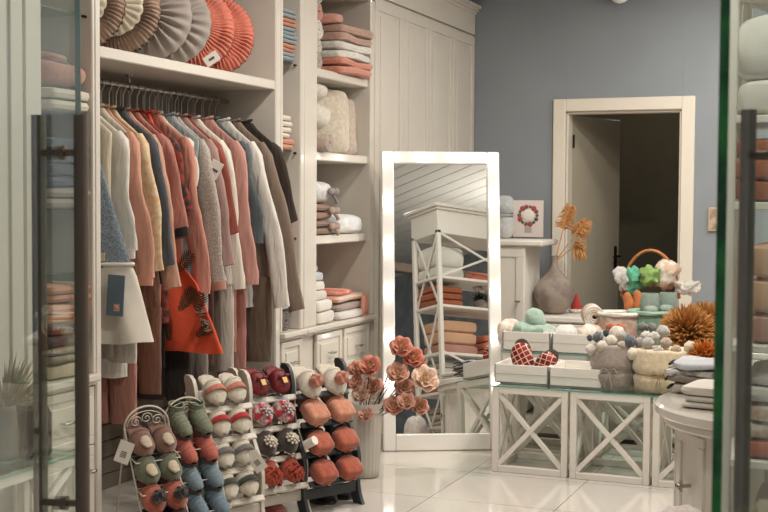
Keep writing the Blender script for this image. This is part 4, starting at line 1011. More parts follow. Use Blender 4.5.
# ------------------------------------------------------------------ goods in upper boxes
gb = 'towels and knits in the upper white boxes'
r = T('knitted_hat', 'mint green folded knitwear heap in the left upper box', 'knitwear', at(531, 336, 1, 7.25), .2); r.location.z = .665; r.scale = (1.25, 1.25, 1.25)
q = MB(); q.soft((0, 0, .05), (.19, .16, .085), .8, .7, 24, 12, .008, 22); q.soft((.02, 0, .105), (.10, .10, .10), .9, .9, 20, 12, .006, 22); q.soft((.085, -.02, .045), (.07, .09, .06), .8, .8, 16, 10, .005); q.build('knit_body', fuzzy('#9db8a4'), r)
def wroll(label, px, py, Y, z, size, m, cat='towel', name='rolled_towel'):
    p = at(px, py, 1, Y); o = MB().soft((0, 0, size[2]/2), size, .7, .6, 24, 12, .007, 22, seed=px).build(name, m); setp(o, (p.x, Y, z), rnd(-.2, .2)); return tag(o, label, cat, gb)
wf = mat('white_beige_print', '#d9d0c4', .9, bump=.6, bscale=60, col2='#c2a58e', vscale=18)
wroll('white rolled towel with beige motif at the left of the left upper box', 510, 325, 7.28, .62, (.13, .24, .16), wf)
wroll('grey patterned cloth between the two upper boxes', 552, 332, 7.24, .62, (.10, .2, .12), fuzzy('#b8b6b0'))
wroll('white folded towel at left inside the right upper box', 566, 326, 7.26, .62, (.12, .22, .145), fuzzy('#d9d3ca'))
wroll('white and beige speckled towel at right inside the right upper box', 590, 324, 7.27, .62, (.14, .22, .15), wf)
rolled('rolled_towel', 'speckled beige rolled towel showing its spiral end above the right box', 'towel', (at(593, 313, 1, 7.75).x, 7.75, .715), .07, .22, wf, .3, gb, 4)
wroll('white towel lying under the speckled roll near the right box', 596, 325, 7.74, .62, (.30, .22, .095), fuzzy('#d5cdc2'))
# red santa-like slippers in lower left box
def red_mitt(label, px, py, Y, z, rx, ry, sc_):
    p = at(px, py, 1, Y)
    r = T('red_slipper', label, 'slipper', (p.x, Y, z), 0, 'red fabric slippers in the lower box', rx=rx, ry=ry)
    q = MB(); q.soft((0, 0, .065*sc_), (.088*sc_, .055*sc_, .135*sc_), .8, .8, 24, 14, .004, 18); q.build('upper', redpl2, r)
    q = MB(); q.soft((0, .022*sc_, .075*sc_), (.075*sc_, .012, .15*sc_), .8, .9, 18, 10, .001); q.build('sole', SOLE, r)
redpl2 = mat('red_check_satin', '#8e1f1c', .35); N, L, b = nodes(redpl2)
tc = N.new('ShaderNodeTexCoord'); mp = N.new('ShaderNodeMapping'); mp.inputs['Rotation'].default_value = (PI/2, 0, .3); L.new(tc.outputs['Object'], mp.inputs[0])
bk = N.new('ShaderNodeTexBrick'); bk.offset = 0; bk.inputs['Scale'].default_value = 1; bk.inputs['Brick Width'].default_value = .03; bk.inputs['Row Height'].default_value = .03; bk.inputs['Mortar Size'].default_value = .0024
bk.inputs['Color1'].default_value = lin('#a0201e'); bk.inputs['Color2'].default_value = lin('#5e0f12'); bk.inputs['Mortar'].default_value = lin('#d9b7a0'); L.new(mp.outputs[0], bk.inputs[0]); L.new(bk.outputs['Color'], b.inputs['Base Color'])
red_mitt('red checked slipper standing upright in the lower left box', 526, 350, 6.86, .505, -.15, -.25, 1.45)
red_mitt('red checked slipper leaning right in the lower left box', 536, 352, 6.80, .50, -.15, .55, 1.3)
# pompom bundles
def pom_bundle(label, c, R_, H_, m, poms, rz=0, bowm=None):
    r = T('fleece_bundle', label, 'gift bundle', c, rz, 'fleece bundles topped with pompoms')
    q = MB(); n = 18; pr = []
    for k in range(n+1):
        t = k/n; pinch = 1-.10*math.exp(-((t-.42)/.06)**2); pr.append((R_*(.92+.10*math.sin(PI*t))*pinch*(1 if 0 < k else .9), H_*t))
    pr += [(R_*.8, H_*1.01), (R_*.4, H_*1.02), (.001, H_*1.02)]
    q.lathe(pr, 48, mod=lambda t, z: 1+.025*noise.noise(Vector((math.cos(t)*2.5, math.sin(t)*2.5, z*11)))+.006*math.sin(11*t)); q.build('fleece_wrap', m, r, ang=80)
    q = MB(); q.tube([(R_*.935*math.cos(t), R_*.935*math.sin(t), H_*.42) for t in [2*PI*k/30 for k in range(30)]], .005, 6, closed=True)
    for s_ in (-1, 1): q.tube([(.0, -R_*.95, H_*.42), (s_*.03, -R_*1.03, H_*.5), (s_*.045, -R_*1.02, H_*.42), (0, -R_*.95, H_*.41)], .004, 6); q.tube([(0, -R_*.96, H_*.42), (s_*.012, -R_*1.04, H_*.2), (s_*.02, -R_*1.05, H_*.03)], .0035, 6)
    q.build('tie', bowm or cloth('#a3978a'), r)
    for (x, y, z, rr, c_) in poms:
        MB().ball((x, y, z), rr, 18, 12, .003, 70).build('pompom', fuzzy(c_), r)
    return r
pc = ['#d6cdbf', '#5f6668', '#3f464a', '#cfc4b4', '#c9bcab', '#b5a593', '#646b70', '#a79a8c']
P1 = at(613, 391, 1, 6.80)
PX = lambda base, px, py, Y: (lambda p: (p.x-base[0], Y-base[1], p.z-base[2]))(at(px, py, 1, Y))
b1 = (P1.x, 6.80, .482)
poms = [(*PX(b1, 591, 349, 6.72), .030, pc[0]), (*PX(b1, 598, 337, 6.74), .030, pc[1]), (*PX(b1, 590, 338, 6.85), .018, pc[2]), (*PX(b1, 607, 333, 6.85), .022, pc[2]),
        (*PX(b1, 602, 346, 6.70), .030, pc[4]), (*PX(b1, 611, 341, 6.74), .033, pc[3]), (*PX(b1, 617, 334, 6.80), .044, '#d2c8ba'), (*PX(b1, 630, 341, 6.75), .036, '#5c6267'), (*PX(b1, 622, 345, 6.72), .022, pc[5])]
pom_bundle('taupe fleece bundle topped with cream and grey pompoms on the glass', b1, .125, .235, fuzzy('#a3958a'), poms)
P2 = at(663, 395, 1, 6.78); b2_ = (P2.x, 6.79, .482)
poms = [(*PX(b2_, 633, 354, 6.72), .034, '#d9ccb4'), (*PX(b2_, 640, 342, 6.78), .028, '#9d9994'), (*PX(b2_, 648, 343, 6.72), .032, '#b3aca3'), (*PX(b2_, 646, 336, 6.80), .028, '#c5bfb5'), (*PX(b2_, 654, 337, 6.76), .030, '#b8b4ab'), (*PX(b2_, 663, 332, 6.82), .036, '#aba69d'),
        (*PX(b2_, 666, 343, 6.72), .030, '#ae9a88'), (*PX(b2_, 658, 352, 6.68), .030, '#a5a19b'), (*PX(b2_, 676, 350, 6.70), .028, '#b59b80'), (*PX(b2_, 690, 347, 6.74), .032, '#d1bfa4')]
pom_bundle('cream fleece bundle with grey and beige pompoms, right of the taupe one', b2_, .165, .225, fuzzy('#d9c6a4'), poms, bowm=cloth('#a98f68'))
# loose red pompom items between
for k, (px, py, Y, rr, c_, lab) in enumerate(((635, 330, 7.2, .036, '#8e1b22', 'dark red pompom behind the cream bundle, left one'), (643, 330, 7.2, .034, '#a3222a', 'crimson pompom behind the cream bundle, right one'), (636, 337, 7.1, .028, '#bf5f55', 'pinkish red pompom below the dark red ones'))):
    pass
rp_ = T('pompom_hat', 'red knitted hat with dark red pompoms behind the pompom bundles', 'hat', (at(640, 330, 1, 7.46).x, 7.462, .461))
q = MB(); q.lathe([(.11, 0), (.115, .05), (.11, .12), (.07, .19), (.0, .215)], 28); q.build('hat_body', knit('#9a3a34'), rp_)
for (dx, dy, z, rr, c_) in ((-.035, -.05, .215, .038, '#8e1b22'), (.03, -.03, .215, .038, '#a3222a'), (-.03, -.11, .17, .030, '#bf5f55'), (.18, -.06, .13, .03, '#8e1b22')):
    MB().ball((dx, dy, z), rr, 16, 12, .003, 70).build('pompom', fuzzy(c_), rp_)
# supporting white stand for middle goods (table behind)
xtable('white X-framed side table behind the pompom bundles', -1.60, 7.36, .62, .20, .46, t=.024)
# knitted baskets
def knit_pot(label, px, py, Y, z, R_, H_, m, rim, bow, flower=None):
    p = at(px, py, 1, Y); r = T('knitted_basket', label, 'basket', (p.x, Y, z), 0, 'small knitted baskets')
    q = MB(); q.lathe([(R_*.85, 0), (R_*.98, H_*.12), (R_*1.02, H_*.5), (R_, H_*.85), (R_*.98, H_), (R_*.88, H_), (R_*.86, H_*.5), (0, H_*.4)], 36, mod=lambda t, z: 1+.012*math.cos(18*t)); q.build('basket_body', m, r, ang=70)
    q = MB(); q.tube([(R_*1.02*math.cos(t), R_*1.02*math.sin(t), H_) for t in [2*PI*k/30 for k in range(30)]], .014, 8, closed=True, jit=.25); q.build('rolled_rim', rim, r)
    q = MB()
    for s_ in (-1, 1): q.soft((s_*.032, -R_*1.06, H_*.62), (.055, .025, .04), .8, .8, 14, 8, .004, 30, (0, s_*.3, 0)); q.tube([(0, -R_*1.04, H_*.58), (s_*.03, -R_*1.1, H_*.25)], [.006, .010], 8)
    q.ball((0, -R_*1.1, H_*.62), .014, 10, 8); q.build('bow', bow, r); return r
knit_pot('cream knitted basket with a small orange bow', 619, 327, 7.70, .621, .125, .185, wf, fuzzy('#dcd5c9'), cloth('#cc6a42'))
knit_pot('mint green knitted basket with a grey bow', 651, 326, 7.78, .621, .135, .195, knit('#8fae97'), knit('#9ab8a2'), cloth('#848b84'))
# grey knitted booties above the green basket
for k, (px, lab) in enumerate(((650, 'grey-green knitted bootie standing in the mint basket, left one'), (668, 'grey-green knitted bootie standing behind the mint basket, right one'))):
    p = at(px, 300, 1, 7.80+.12*k); r = T('knitted_bootie', lab, 'bootie', (p.x, 7.80+.12*k, .80), rnd(-.3, .3), 'grey-green knitted booties')
    q = MB(); q.lathe([(.045, 0), (.058, .02), (.060, .06), (.056, .11), (.05, .13), (.04, .13), (.038, .06)], 24, mod=lambda t, z: 1+.03*math.cos(z*300)); q.soft((0, -.05, .03), (.09, .12, .06), .8, .8, 18, 10, .003); q.build('knit_body', knit('#93a096'), r)
    q = MB(); q.soft((0, -.085, .026), (.055, .05, .035), .9, .9, 14, 8, .002); q.build('dark_toe', knit('#2d3a33'), r)
# wicker basket with handle
wbk = T('wicker_basket', 'round wicker basket with tall arched handle on the back cabinet', 'basket', (at(650, 300, 1, 8.60).x, 8.60, .702))
WK = mat('orange_wicker', '#b0703c', .6, bump=.6, bscale=60, var=.25, vscale=40)
q = MB(); q.lathe([(.13, 0), (.17, .07), (.19, .15), (.195, .16), (.185, .155), (.16, .06), (.0, .02)], 48, mod=lambda t, z: 1+.02*math.sin(24*t)*math.sin(z*110)); q.build('basket_body', WK, wbk, ang=60)
q = MB(); q.tube([(.195*math.cos(t), 0, .14+.325*math.sin(t)) for t in [PI*k/24 for k in range(25)]], .011, 10, jit=.1); q.build('handle', WK, wbk)
def inb(label, px, py, Y, size, m, name='folded_knitwear', cat='knitwear', rot=(0, 0, 0)):
    p = at(px, py, 1, Y); q = MB(); q.soft((0, 0, 0), size, .75, .7, 32, 20, .018, 26, rot, seed=px); q.soft((size[0]*.1, -size[1]*.2, size[2]*.1), (size[0]*.6, size[1]*.6, size[2]*.5), .9, .9, 20, 10, .008, 20, rot, seed=py)
    o = q.build(name, m); o.location = p; return tag(o, label, cat, 'goods piled in the wicker basket')
inb('white knitted cone shape at the left of the wicker basket', 625, 279, 8.58, (.11, .11, .17), fuzzy('#cfcac2'), rot=(0, -.5, 0))
inb('turquoise green folded knit left inside the wicker basket', 634, 281, 8.55, (.10, .10, .18), knit('#6fb898'), rot=(0, -.15, 0))
inb('bright lime green knit in the middle of the wicker basket', 650, 276, 8.50, (.13, .11, .13), knit('#8fae68'))
inb('large white fluffy towel at the right of the wicker basket', 666, 274, 8.60, (.16, .15, .21), wf, rot=(0, .4, 0))
inb('white fluffy bundle right of the wicker basket handle', 687, 287, 8.62, (.16, .15, .09), fuzzy('#c7c0b5'))
for k, (px, py) in enumerate(((628, 302), (638, 300))):
    o = MB().soft((0, 0, 0), (.07, .05, .13), .9, .9, 18, 12, .01, 18).build('fabric_leaf', cloth('#c2703d')); o.location = at(px, py, 1, 8.36); tag(o, 'orange fabric ornament hanging on the wicker basket, %s one' % ('left' if k == 0 else 'right'), 'ornament', 'orange fabric ornaments')
wroll2 = MB().soft((0, 0, .035), (.2, .14, .07), .7, .7, 24, 10, .007, 20).build('folded_towel', fuzzy('#c9beae')); setp(wroll2, (at(690, 302, 1, 8.6).x+.05, 8.62, .702)); tag(wroll2, 'beige folded towel on the back cabinet right of the basket', 'towel')
# tinsel plants
def tinsel(label, c, R_, n, m, pot=True, seedv=1):
    random.seed(seedv); r = T('tinsel_bush', label, 'ornament', c, 0, 'golden tinsel bushes')
    if pot: q = MB(); q.lathe([(.06, 0), (.08, .02), (.085, .12), (.08, .125), (.07, .12), (0, .1)], 24); q.build('pot', mat('grey_pot', '#8e857a', .6), r)
    q = MB(); cz = (.12 if pot else 0)+R_*.75
    for k in range(n):
        a = rnd(0, 2*PI); e = math.asin(rnd(-.55, 1)); d_ = Vector((math.cos(a)*math.cos(e), math.sin(a)*math.cos(e), math.sin(e))); p0 = Vector((0, 0, cz))+d_*R_*.35
        s_ = d_.orthogonal().normalized()*R_*.05; s2 = d_.cross(s_); Lx = R_*rnd(.5, .68)
        q.add([p0+s_, p0-s_*.5+s2*.8, p0-s_*.5-s2*.8, p0+d_*Lx*.6+s_*1.3, p0+d_*Lx*.6-s_*.65+s2*1.1, p0+d_*Lx*.6-s_*.65-s2*1.1, p0+d_*Lx], [(0, 1, 4, 3), (1, 2, 5, 4), (2, 0, 3, 5), (3, 4, 6), (4, 5, 6), (5, 3, 6)])
    q.ball((0, 0, cz), R_*.42, 14, 10); o_ = q.build('tinsel_spikes', m, r, smooth=False); o_['kind'] = 'stuff'; return r
tinsel('large golden brown tinsel bush behind the folded cloths', (at(687, 330, 1, 7.4).x, 7.43, .461), .19, 620, GOLDT, True, 3)
tinsel('golden tinsel bush at the right against the glass door edge', (at(707, 320, 1, 7.75).x, 7.75, .621), .17, 360, GOLDT, False, 5)
tinsel('small orange tinsel ball above the folded cloths on the counter', (at(704, 365, 1, 6.75).x, 6.75, .482), .105, 260, mat('orange_tinsel', '#c8803c', .35, .4, var=.25, vscale=30), True, 9)

# ------------------------------------------------------------------ round-ended counter
cc = Vector((-.36, 4.80)); CR = .455
ct = T('round_ended_counter', 'white display counter with a rounded end at the right', 'counter', (cc.x, cc.y, 0))
def dshape(R_, x1, z0, z1, name, m, n=28, b=.01):
    vs = []; ring = []
    out = [(R_*math.cos(a), R_*math.sin(a)) for a in [PI/2+PI*k/n for k in range(n+1)]]
    poly = out+[(x1, -R_), (x1, R_)]
    q = MB(); k = len(poly)
    lv = [(z0, 1-b/R_), (z0+b, 1), (z1-b, 1), (z1, 1-b/R_)]
    for (z, s_) in lv: vs += [(p[0]*s_, p[1]*s_, z) for p in poly]
    fs = [(i*k+j, i*k+(j+1) % k, (i+1)*k+(j+1) % k, (i+1)*k+j) for i in range(3) for j in range(k)]
    fs += [tuple(range(k))[::-1], tuple(3*k+j for j in range(k))]; q.add(vs, fs); return q.build(name, m, ct, ang=35)
dshape(CR, 1.15, .71, .755, 'countertop', mat('glossy_white_top', '#ddd6cb', .12, coat=.5))
dshape(CR-.03, 1.12, .675, .712, 'apron', WHITE)
dshape(.375, 1.10, .05, .676, 'carcass', WHITE, n=5, b=.004); dshape(.345, 1.08, 0, .052, 'plinth', WHITE, n=5, b=.004)
fp = [Vector((.375*math.cos(a), .375*math.sin(a), 0)) for a in [PI/2+PI*k/5 for k in range(6)]]+[Vector((.55, -.375, 0)), Vector((1.10, -.375, 0))]
for k in range(7):
    a, b2 = fp[k], fp[k+1]; d_ = b2-a; L_ = d_.length; an = math.atan2(d_.y, d_.x); t2 = MB()
    if k < 5: cab_front_y(t2, -.012, .012, L_-.012, .07, .66, .035, .018)
    else:
        for j_ in range(5): t2.box((.02+(L_-.04)*(j_+.5)/5, -.004, .365), ((L_-.04)/5-.008, .014, .59), .005)
    MM = Matrix.Translation(a) @ Matrix.Rotation(an, 4, 'Z'); f = MB(); f.add([MM @ Vector(v) for v in t2.v], t2.f)
    dr = f.build('panel' if k >= 5 else 'door', WHITE, ct)
    if k == 3:
        k_ = MB(); p_ = MM @ Vector((L_/2, -.03, .47)); n_ = (MM.to_3x3() @ Vector((0, -1, 0))); k_.cyl(p_-n_*.03, p_+n_*.015, .007); k_.ball(p_+n_*.02, .015, 12, 8); k_.box(p_+n_*.012, (.012, .012, .05), .004); k_.build('knob', CHROME, dr)
# folded on counter
g9 = 'folded cloths on the round-ended counter'
zc = .757
for k, h in enumerate((.022, .022, .036)):
    folded('folded_cloth', ['white folded cloth, lowest in the pile on the round-ended counter', 'white folded cloth second in the pile on the round-ended counter', 'thick white folded cloth with rounded edge on the round-ended counter'][k], 'cloth', (-.50, 4.66, zc), (.36, .26, h), 1, cloth('#cfc8bc'), -.15, g9, .003); zc += h
pat = mat('grey_white_pattern', '#c4bfb8', .9, bump=.4, col2='#6f6b6a', vscale=16)
zc = .757
for k, (h, c_, lab) in enumerate(((.036, pat, 'grey patterned folded throw with dark edges, lowest of the rear pile'), (.032, cloth('#8b8076'), 'taupe crumpled throw in the middle of the rear pile'), (.03, pat, 'grey and white patterned throw near the top of the rear pile'), (.028, cloth('#b9bdc0'), 'pale grey throw topmost of the rear pile on the counter'))):
    r = T('folded_throw', lab, 'throw', (-.585+rnd(-.01, .01), 4.97, zc), -.1+rnd(-.08, .08), g9)
    q = MB(); q.soft((0, 0, h/2), (.38, .22, h*1.1), .5, .3, 40, 10, .014, 20, seed=k*3); q.build('folded_cloth', c_, r)
    q = MB(); q.tube([(-.195+.01*math.sin(3*t), -.09+.18*t/1, h*.5+.008*math.sin(t*7)) for t in [i/10 for i in range(11)]], .006, 6); q.build('dark_edging', cloth('#2f2e30'), r); zc += h
# plant on the counter
pp = T('potted_plant', 'round stone pot with pale blossoms and dark leaves, reflected in the mirror', 'plant', (.14, 4.10, 1.502))
pp.scale = (.62, .62, .62)
q = MB(); q.lathe([(.06, 0), (.10, .04), (.115, .10), (.09, .16), (.065, .18), (.055, .175), (0, .15)], 36); q.build('pot', VM, pp)
q = MB(); random.seed(4)
for k in range(70):
    a = rnd(0, 2*PI); e = rnd(.0, 1.1); d_ = Vector((math.cos(a)*math.cos(e), math.sin(a)*math.cos(e), math.sin(e))); p0 = Vector((0, 0, .17)); w = d_.cross(Vector((0, 0, 1))).normalized()*.018; Lx = rnd(.12, .22)
    q.add([p0, p0+d_*Lx*.5+w, p0+d_*Lx+Vector((0, 0, -.03)), p0+d_*Lx*.5-w], [(0, 1, 2, 3)])
q.build('leaves', LEAFG, pp, thick=.001)
q = MB()
for k in range(9):
    a = 2*PI*k/9; rr = .07 if k < 6 else .03; q.soft((rr*math.cos(a), rr*math.sin(a), .30+.03*(k % 3)), (.09, .09, .07), .9, .9, 14, 10, .012, 25)
q.build('blossoms', cloth('#d3c2bb'), pp)

# ------------------------------------------------------------------ etagere behind the right glass door
EX0, EX1, EY0, EY1 = -.475, .60, 3.88, 4.30
et = T('open_shelf_unit', 'white open shelf unit with frieze and X sides behind the right glass door', 'shelving unit', (EX0, EY0, 0)); ew, ed = EX1-EX0, EY1-EY0
q = MB()
for (a, b2) in ((.02, .02), (ew-.02, .02), (.02, ed-.02), (ew-.02, ed-.02)): MB().box((a, b2, 1.09), (.04, .04, 2.18), .004).build('post', WHITE, et)
MB().box((ew/2, ed/2, 2.26), (ew, ed, .22), .004).build('frieze', WHITE, et)
q.box((ew/2, ed/2, 2.38), (ew+.05, ed+.05, .025), .006); q.box((ew/2, ed/2, 2.405), (ew+.10, ed+.10, .03), .01); q.build('cornice', WHITE, et)
EZ = (.12, .42, .72, 1.07, 1.50, 1.76)
for z in EZ: MB().box((ew/2, ed/2, z-.012), (ew-.01, ed-.01, .024), .003).build('shelf', WHITE, et)
for (za, zb) in ((.12, .72), (.72, 1.50), (1.50, 2.15)):
    for xx in (.02, ew-.02):
        q = MB(); q.bar((xx, .04, za), (xx, ed-.04, zb), .014, .02); q.bar((xx+.003, .04, zb), (xx+.003, ed-.04, za), .014, .02); q.build('cross_brace', WHITE, et)
for (za, zb) in ((.72, 1.07), (1.76, 2.15)):
    q = MB(); q.bar((.04, ed-.012, za), (ew-.04, ed-.012, zb), .02, .012); q.bar((.04, ed-.01, zb), (ew-.04, ed-.01, za), .02, .012); q.build('cross_brace', WHITE, et)
g10 = 'goods on the open shelf unit at right'
def shelf_item(lab, z, x, w, h, m, n=1, name='folded_blanket', cat='blanket', dpt=.32, Y=4.06, amp=.006): x -= .055; return folded(name, lab, cat, (x, Y, z), (w, dpt, h), n, m, rnd(-.03, .03), g10, amp)
shelf_item('plump white pillow on the topmost shelf of the open unit', 1.762, -.22, .34, .105, cloth('#d6d0c5'), 1, 'pillow', 'pillow')
shelf_item('large white pillow lying on another, topmost shelf of the open unit', 1.868, -.22, .34, .19, cloth('#d9d4cb'), 1, 'pillow', 'pillow')
rolled('rolled_blanket', 'coral rolled blanket on the topmost shelf of the open unit', 'blanket', (.26, 4.08, 1.762), .06, .46, fuzzy('#c9694c'), PI/2, g10)
shelf_item('brown-orange folded fleece left on the second open shelf', 1.502, -.24, .32, .19, cloth('#a5593a'), 3)
shelf_item('terracotta folded fleece right on the second open shelf', 1.502, .47, .22, .10, cloth('#b96a48'), 2)
shelf_item('dusty pink blanket on the third open shelf, under the peach one', 1.072, -.14, .44, .09, cloth('#b98474'), 1)
shelf_item('light peach gift-folded blanket on the pink one, third open shelf', 1.165, -.14, .42, .21, cloth('#cf9f7c'), 2)
shelf_item('coral folded blanket right on the third open shelf', 1.072, .34, .40, .20, cloth('#cc6f52'), 3)
shelf_item('coral folded blanket lowest in the fourth open shelf pile', .722, -.14, .44, .055, cloth('#c0664a'), 1)
shelf_item('white floral folded blanket above the coral one, fourth open shelf', .779, -.14, .44, .11, wf, 2)
shelf_item('plain white folded blanket on top of the fourth open shelf pile', .892, -.14, .42, .10, cloth('#cfcac0'), 2)
shelf_item('beige folded blanket right on the fourth open shelf', .722, .34, .40, .18, cloth('#c2b39c'), 3)
shelf_item('cream blanket pile on the fifth open shelf', .422, -.1, .46, .18, cloth('#bdb19d'), 3)

# plush pouf low at the right
pf = T('plush_pouf', 'pale pink fluffy pouf low in front of the round-ended counter', 'pouf', (at(686, 505, 1, 4.2).x, 4.05, 0))
pf.location = (-.605, 4.07, 0); pf.scale = (.72, .72, 1.60)
q = MB(); q.soft((0, 0, .162), (.30, .28, .32), .7, .8, 40, 24, .004, 40); q.build('plush_body', fuzzy('#d8cbc2'), pf)
q = MB(); q.tube([(.148*math.cos(t), .138*math.sin(t), .10) for t in [2*PI*k/30 for k in range(30)]], .008, 8, closed=True); q.build('seam_piping', fuzzy('#c9b4ab'), pf)

# ------------------------------------------------------------------ glass table with vases at far left
gt = xtable('white X-framed glass table at the lower left behind the glass door', -2.965, 2.93, .26, .83, .58)
dvs = T('glass_vase', 'small vase with dried grasses on the far left glass table', 'vase', (-2.86, 3.54, .582))
# ------------------------------------------------------------------ glass doors
def pull_handle(root, pt, n, z0, z1, zb, off, rad):
    """two vertical bars through-bolted to a pane: pt point on pane (local xy), n unit normal"""
    for s_ in (-1, 1):
        p = Vector((pt[0]+n[0]*off*s_, pt[1]+n[1]*off*s_, 0)); q = MB(); q.cyl((p.x, p.y, z0), (p.x, p.y, z1), rad, seg=24); h = q.build('pull_bar', STEEL, root)
    for z in zb:
        q = MB(); a = Vector((pt[0]-n[0]*off, pt[1]-n[1]*off, z)); b2 = Vector((pt[0]+n[0]*off, pt[1]+n[1]*off, z)); q.cyl(a, b2, rad*.5, seg=14)
        c0 = Vector((pt[0], pt[1], z)); nn = Vector((n[0], n[1], 0)); q.cyl(c0-nn*.012, c0+nn*.012, rad*1.0, seg=18); q.build('bolt', STEEL, root)
def glass_door(label, free, ang, width, hinge_off, off, rad, z1, zb, edge, z0=.45):
    """free edge at 'free'; pane runs from it along direction ang (towards the hinge)"""
    r = T('glass_door', label, 'door', (free[0], free[1], 0), ang, 'frameless glass doors')
    t = .012
    MB().box((width/2+.002, 0, 1.28), (width-.004, t, 2.44), .0008).build('glass_pane', PANE, r, smooth=False)
    MB().box((.0005, 0, 1.28), (.004, t, 2.44), .001).build('polished_edge', edge, r)
    pull_handle(r, (hinge_off, 0), (0, 1), z0, z1, zb, off, rad)
    q = MB(); q.box((width-.08, 0, .05), (.16, .03, .10), .004); q.build('floor_pivot', STEEL, r); q = MB(); q.box((width-.08, 0, 2.46), (.16, .03, .08), .004); q.build('top_pivot', STEEL, r)
    return r
def camxy(xc, zc_): v = r0*xc+f0*zc_; return (v.x, v.y)
# right door: free edge towards the camera
fe = camxy((721-384)/F*1.5, 1.5); psi = math.radians(40); hd = r0*math.sin(psi)+f0*math.cos(psi)
glass_door('right frameless glass door with a green edge and steel pull bars', fe, math.atan2(hd.y, hd.x), .85, .17, .043, .0105, 1.622, (1.562, .62), GREENEDGE)
# left door: hinge near the camera
hp = camxy((60-384)/F*2.5, 2.5); phi = math.radians(7.4); ud = r0*math.sin(phi)+f0*math.cos(phi)
fr_ = (hp[0]+ud.x*.10, hp[1]+ud.y*.10)
glass_door('left frameless glass door with two long steel pull bars', fr_, math.atan2(-ud.y, -ud.x), .85, .10, .044, .0145, 1.665, (1.59, .885), TEALEDGE, .45)
S(MB().box((-.6, 1.2, 2.56), (6.2, .12, .1), .002), 'trim_2', STEEL)

# vases at far left
random.seed(12)
q = MB(); q.lathe([(.035, 0), (.045, .01), (.05, .08), (.038, .16), (.034, .19), (.03, .19), (.03, .02), (0, .015)], 28); q.build('vase_body', mat('smoky_glass', '#7b756a', .1, coat=.5), dvs)
q = MB()
for k in range(60):
    a = rnd(0, 2*PI); e = rnd(.5, 1.4); d_ = Vector((math.cos(a)*math.cos(e), math.sin(a)*math.cos(e), math.sin(e))); p0 = Vector((0, 0, .17)); Lx = rnd(.12, .22); w = d_.cross(Vector((0, 1, 0))).normalized()*.007
    q.add([p0, p0+d_*Lx*.5+w, p0+d_*Lx, p0+d_*Lx*.5-w], [(0, 1, 2, 3)])
q.build('dried_grass', mat('dried_grass', '#8b7a58', .9, var=.2), dvs, thick=.001)
dp = T('dark_candle_jar', 'dark brown ribbed jar on the far left glass table', 'jar', (-2.82, 3.63, .582))
q = MB(); q.lathe([(.062, 0), (.068, .01), (.068, .15), (.06, .165), (.058, .15), (0, .13)], 48, mod=lambda t, z: 1+.02*math.cos(24*t)); q.build('jar_body', mat('dark_brown_glass', '#33271f', .25, coat=.5), dp)
q = MB(); q.lathe([(.058, .165), (.06, .17), (.05, .185), (.0, .19)], 24); q.build('jar_lid', mat('jar_lid_brown', '#463a30', .5), dp)

# ------------------------------------------------------------------ wall things
pic = T('wall_picture', 'small picture in a pale frame right of the doorway', 'picture', (-1.17, YB-.012, 1.375))
MB().box((0, 0, 0), (.085, .02, .17), .004).build('picture_frame', mat('pale_wood_frame', '#c3ab8b', .5), pic)
MB().box((0, -.011, 0), (.062, .003, .145), .0005).build('picture_print', mat('print_faded', '#8a7d70', .7, col2='#b9a48c', vscale=15), pic)
wl = T('wall_lamp', 'white rounded wall lamp at the top edge above the doorway', 'lamp', (-1.85, YB-.02, 2.985))
q = MB(); q.ball((0, -.09, .02), .075, 24, 14, 0, 1, (1, .8, 1)); q.build('globe', mat('opal_white', '#e9e6e2', .3), wl)
q = MB()
for k in range(6):
    a = PI*k/5; q.soft((.15*math.cos(a), -.03, .02+.05*math.sin(a)), (.12, .04, .05), .8, .8, 14, 8, .003, 10, (0, -a, 0))
q.build('lamp_shadow_lobes', mat('dark_grey_wall_shadow', '#4d5052', .5, .4), wl)  # dark lobes stand in for the shadow on the wall around the lamp
MB().cyl((0, .01, .02), (0, -.08, .02), .02).build('bracket', DARKM, wl)

# ------------------------------------------------------------------ lights
def downlight(x, y, power, label, rad=.045, col='#fff9f1', spot=True):
    r = T('ceiling_spotlight', label, 'light', (x, y, HC-.001), 0, 'recessed ceiling spotlights')
    q = MB(); q.lathe([(.05, -.004), (.062, -.006), (.064, .0), (.05, .0)], 28, caps=False); q.build('ring', WHITE, r)
    MB().cyl((0, 0, -.001), (0, 0, -.004), .049, seg=24).build('lens', mat('lit_lens', '#ffffff', .4, emit='#fff0de', estr=14), r)
    ld = bpy.data.lights.new('spotlight_source', 'AREA'); ld.shape = 'DISK'; ld.size = .25; ld.energy = power; ld.color = lin(col)[:3]
    lo = bpy.data.objects.new('spotlight_source', ld); COL.objects.link(lo); lo.parent = r; lo.location = (0, 0, -.03)
k = 0
for (x, y, p, w) in ((-1.9, 5.0, 30, 'over the slipper racks'), (-1.1, 7.35, 34, 'over the mirror'), (-.7, 6.3, 40, 'over the display tables'), (-.6, 8.3, 14, 'near the doorway wall'), (-.35, 3.0, 26, 'over the open shelf unit'), (-1.5, 3.0, 4, 'just inside the glass doors'), (1.2, 7.4, 18, 'at the back right corner')):
    downlight(x, y, p, 'recessed round ceiling spotlight ' + w)
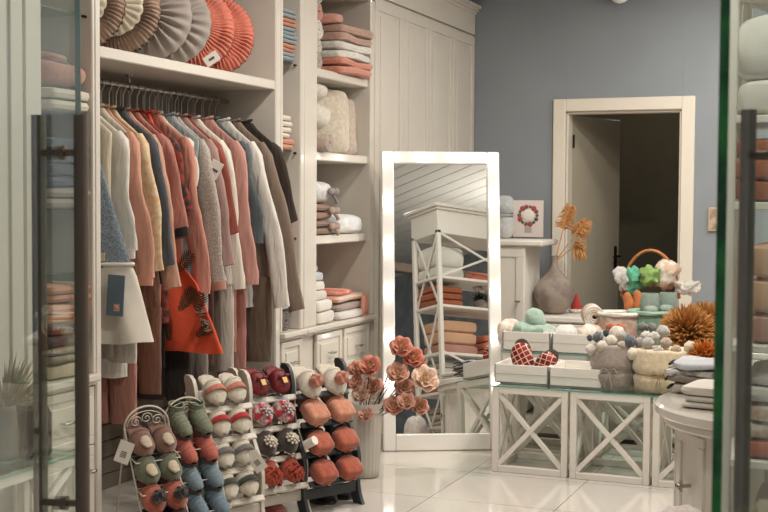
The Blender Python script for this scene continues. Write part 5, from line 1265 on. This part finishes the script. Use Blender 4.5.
def fill_pendant(x, y, z, power, label):  # added lamp that lifts the otherwise black back room
    r = T('added_fill_lamp', label, 'lamp', (x, y, HC-.002), 0, None)
    MB().cyl((0, 0, 0), (0, 0, -.03), .05, seg=24).build('ceiling_rose', WHITE, r); MB().cyl((0, 0, -.03), (0, 0, z-HC+.12), .004, seg=8).build('cable', BLACK, r)
    MB().ball((0, 0, z-HC), .12, 28, 18).build('globe', mat('glowing_fill_globe', '#ffffff', .4, emit='#fff1e0', estr=power), r)
def fill_torchere(x, y, power, label):  # added lamp, unseen by the camera, throws fill light onto the ceiling
    r = T('added_fill_uplighter', label, 'lamp', (x, y, 0), 0, 'added uplighters filling the ceiling with light')
    q = MB(); q.lathe([(.15, 0), (.15, .02), (.02, .03), (.0, .03)], 28); q.build('base', BLACK, r); MB().cyl((0, 0, .03), (0, 0, 1.85), .012).build('pole', BLACK, r)
    q = MB(); q.lathe([(.03, 1.84), (.12, 1.90), (.18, 1.97), (.175, 1.97), (.11, 1.91), (.0, 1.87)], 32); q.build('bowl', WHITE, r)
    ld = bpy.data.lights.new('uplight_fill_source', 'AREA'); ld.shape = 'DISK'; ld.size = .28; ld.energy = power; ld.color = lin('#fff8f0')[:3]
    lo = bpy.data.objects.new('uplight_fill_source', ld); COL.objects.link(lo); lo.parent = r; lo.location = (0, 0, 1.96); lo.rotation_euler = (PI, 0, 0)
fill_torchere(1.7, 3.3, 44, 'added unseen uplighter brightening the ceiling at the front right')
fill_torchere(.95, 8.5, 50, 'added unseen uplighter brightening the ceiling in the back right corner')
fill_pendant(-1.9, 10.6, 2.4, 11, 'added globe lamp brightening the dark room behind the doorway')
w = bpy.data.worlds.new('world'); sc.world = w; w.use_nodes = True
w.node_tree.nodes['Background'].inputs[0].default_value = lin('#b8bcc4'); w.node_tree.nodes['Background'].inputs[1].default_value = .32

sc.view_settings.view_transform = 'Standard'; sc.view_settings.look = 'None'; sc.view_settings.gamma = 1; sc.view_settings.use_curve_mapping = False
sc.view_settings.exposure = 0.08
sc.cycles.max_bounces = 8; sc.cycles.transparent_max_bounces = 16; sc.cycles.sample_clamp_indirect = 6
